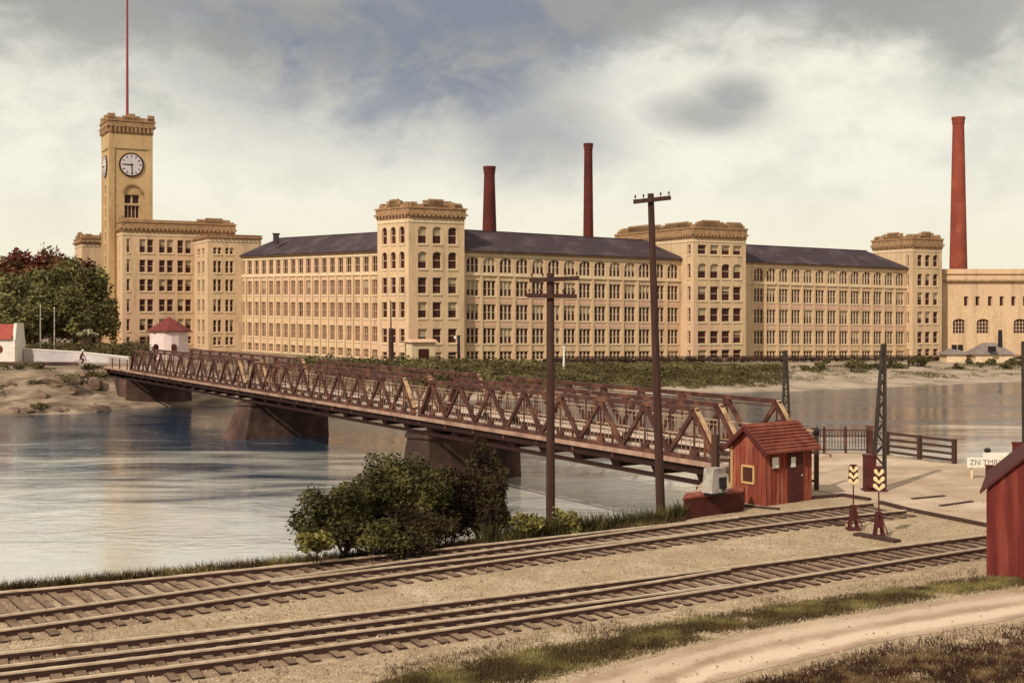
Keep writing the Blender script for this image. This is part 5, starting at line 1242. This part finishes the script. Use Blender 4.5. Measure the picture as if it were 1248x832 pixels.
for sg in (0, 1):
    md = (a0 + a1) / 2 + V(0, 0, eh2 + rise + .03) - sv * .12; e = (a0 - su * .16 if sg == 0 else a1 + su * .16) + V(0, 0, eh2 - .14 + .03) - sv * .12; L2 = sv * (D2 + .5); th = V(0, 0, .08)
    r.hexa([md, e, e + L2, md + L2, md + th, e + th, e + L2 + th, md + L2 + th])
r.build('roof', M['darkred'], t)

# ------------------------------------------------------------------ the cyclist on the far bank
pc = pd(100, 447, 146.5); pc.z = hz(pc.x, pc.y) if hz(pc.x, pc.y) > -.6 else -.3
gzc = pc.z
t = thing('bicycle', 'dark bicycle under the rider at the far end of the bridge', 'bicycle', pc)
for sx in (-.56, .56):
    b = MB(); c = pc + V(sx, 0, .36); pr = None
    for k in range(19):
        a_ = 2 * math.pi * k / 18; cu_ = c + V(math.cos(a_) * .34, 0, math.sin(a_) * .34)
        if pr: b.beam(pr, cu_, .04, .04, (0, 1, 0))
        pr = cu_
    wl = b.build('wheel', M['black'], t); b = MB()
    for k in range(6): a_ = math.pi * k / 6; b.beam(c - V(math.cos(a_) * .33, 0, math.sin(a_) * .33), c + V(math.cos(a_) * .33, 0, math.sin(a_) * .33), .008, .008, (0, 1, 0))
    b.build('spokes', M['greymetal'], wl)
b = MB()
for p, q in (((-.56, 0, .36), (-.2, 0, .85)), ((-.56, 0, .36), (-.05, 0, .32)), ((-.05, 0, .32), (-.2, 0, .85)), ((-.05, 0, .32), (.42, 0, .82)), ((-.2, 0, .8), (.42, 0, .82)), ((.56, 0, .36), (.40, 0, .98))): b.beam(pc + V(*p), pc + V(*q), .045, .045, (0, 1, 0))
b.build('frame', M['darkred'], t)
b = MB(); b.beam(pc + V(.36, -.26, 1.0), pc + V(.36, .26, 1.0), .03, .03); b.build('handlebar', M['black'], t)
b = MB(); b.sphere(pc + V(-.22, 0, .90), .12, sq=(1.2, .7, .4)); b.build('saddle', M['black'], t)
def person(label, joints, edges, radii, origin, m, hat=None, head=None):
    me = bpy.data.meshes.new('person'); me.from_pydata([tuple(j) for j in joints], edges, []); o = bpy.data.objects.new('person', me); COL.objects.link(o); o.location = origin
    sk = o.modifiers.new('skin', 'SKIN'); 
    for i, r in enumerate(radii): me.skin_vertices[0].data[i].radius = (r, r)
    me.skin_vertices[0].data[0].use_root = True
    ss = o.modifiers.new('sub', 'SUBSURF'); ss.levels = 1; ss.render_levels = 1
    bpy.context.view_layer.update(); nm = bpy.data.meshes.new_from_object(o.evaluated_get(bpy.context.evaluated_depsgraph_get())); o.modifiers.clear(); o.data = nm; nm.materials.clear(); nm.materials.append(m)
    for p in nm.polygons: p.use_smooth = True
    return tag(o, label, 'person')
J = [(-.22, 0, .98), (-.12, 0, 1.22), (.02, 0, 1.45), (.06, 0, 1.56), (.09, 0, 1.70), (.10, 0, 1.78),
     (.0, -.19, 1.42), (.16, -.24, 1.2), (.34, -.24, 1.02), (.0, .19, 1.42), (.16, .24, 1.2), (.34, .24, 1.02),
     (-.18, -.10, .95), (.12, -.12, .72), (-.02, -.12, .32), (.10, -.12, .24), (-.18, .10, .95), (.16, .12, .80), (.04, .12, .44), (.16, .12, .38)]
E = [(0, 1), (1, 2), (2, 3), (3, 4), (4, 5), (2, 6), (6, 7), (7, 8), (2, 9), (9, 10), (10, 11), (0, 12), (12, 13), (13, 14), (14, 15), (0, 16), (16, 17), (17, 18), (18, 19)]
Rr = [.15, .15, .15, .065, .11, .09, .07, .05, .035, .07, .05, .035, .1, .075, .05, .04, .1, .075, .05, .04]
pe = person('person in dark red clothes and pale hat riding a bicycle on the far bank', J, E, Rr, pc, M['cloth'])
b = MB(); b.cyl(pc + V(.1, 0, 1.80), pc + V(.1, 0, 1.83), .26, .25, 14); b.cyl(pc + V(.1, 0, 1.83), pc + V(.1, 0, 1.97), .14, .12, 12); h = b.build('hat', M['white'], pe)
b = MB(); b.sphere(pc + V(.13, 0, 1.71), .115, sq=(.95, .85, 1.1)); b.sphere(pc + V(.245, 0, 1.70), .025); b.build('face', M['skin'], pe)
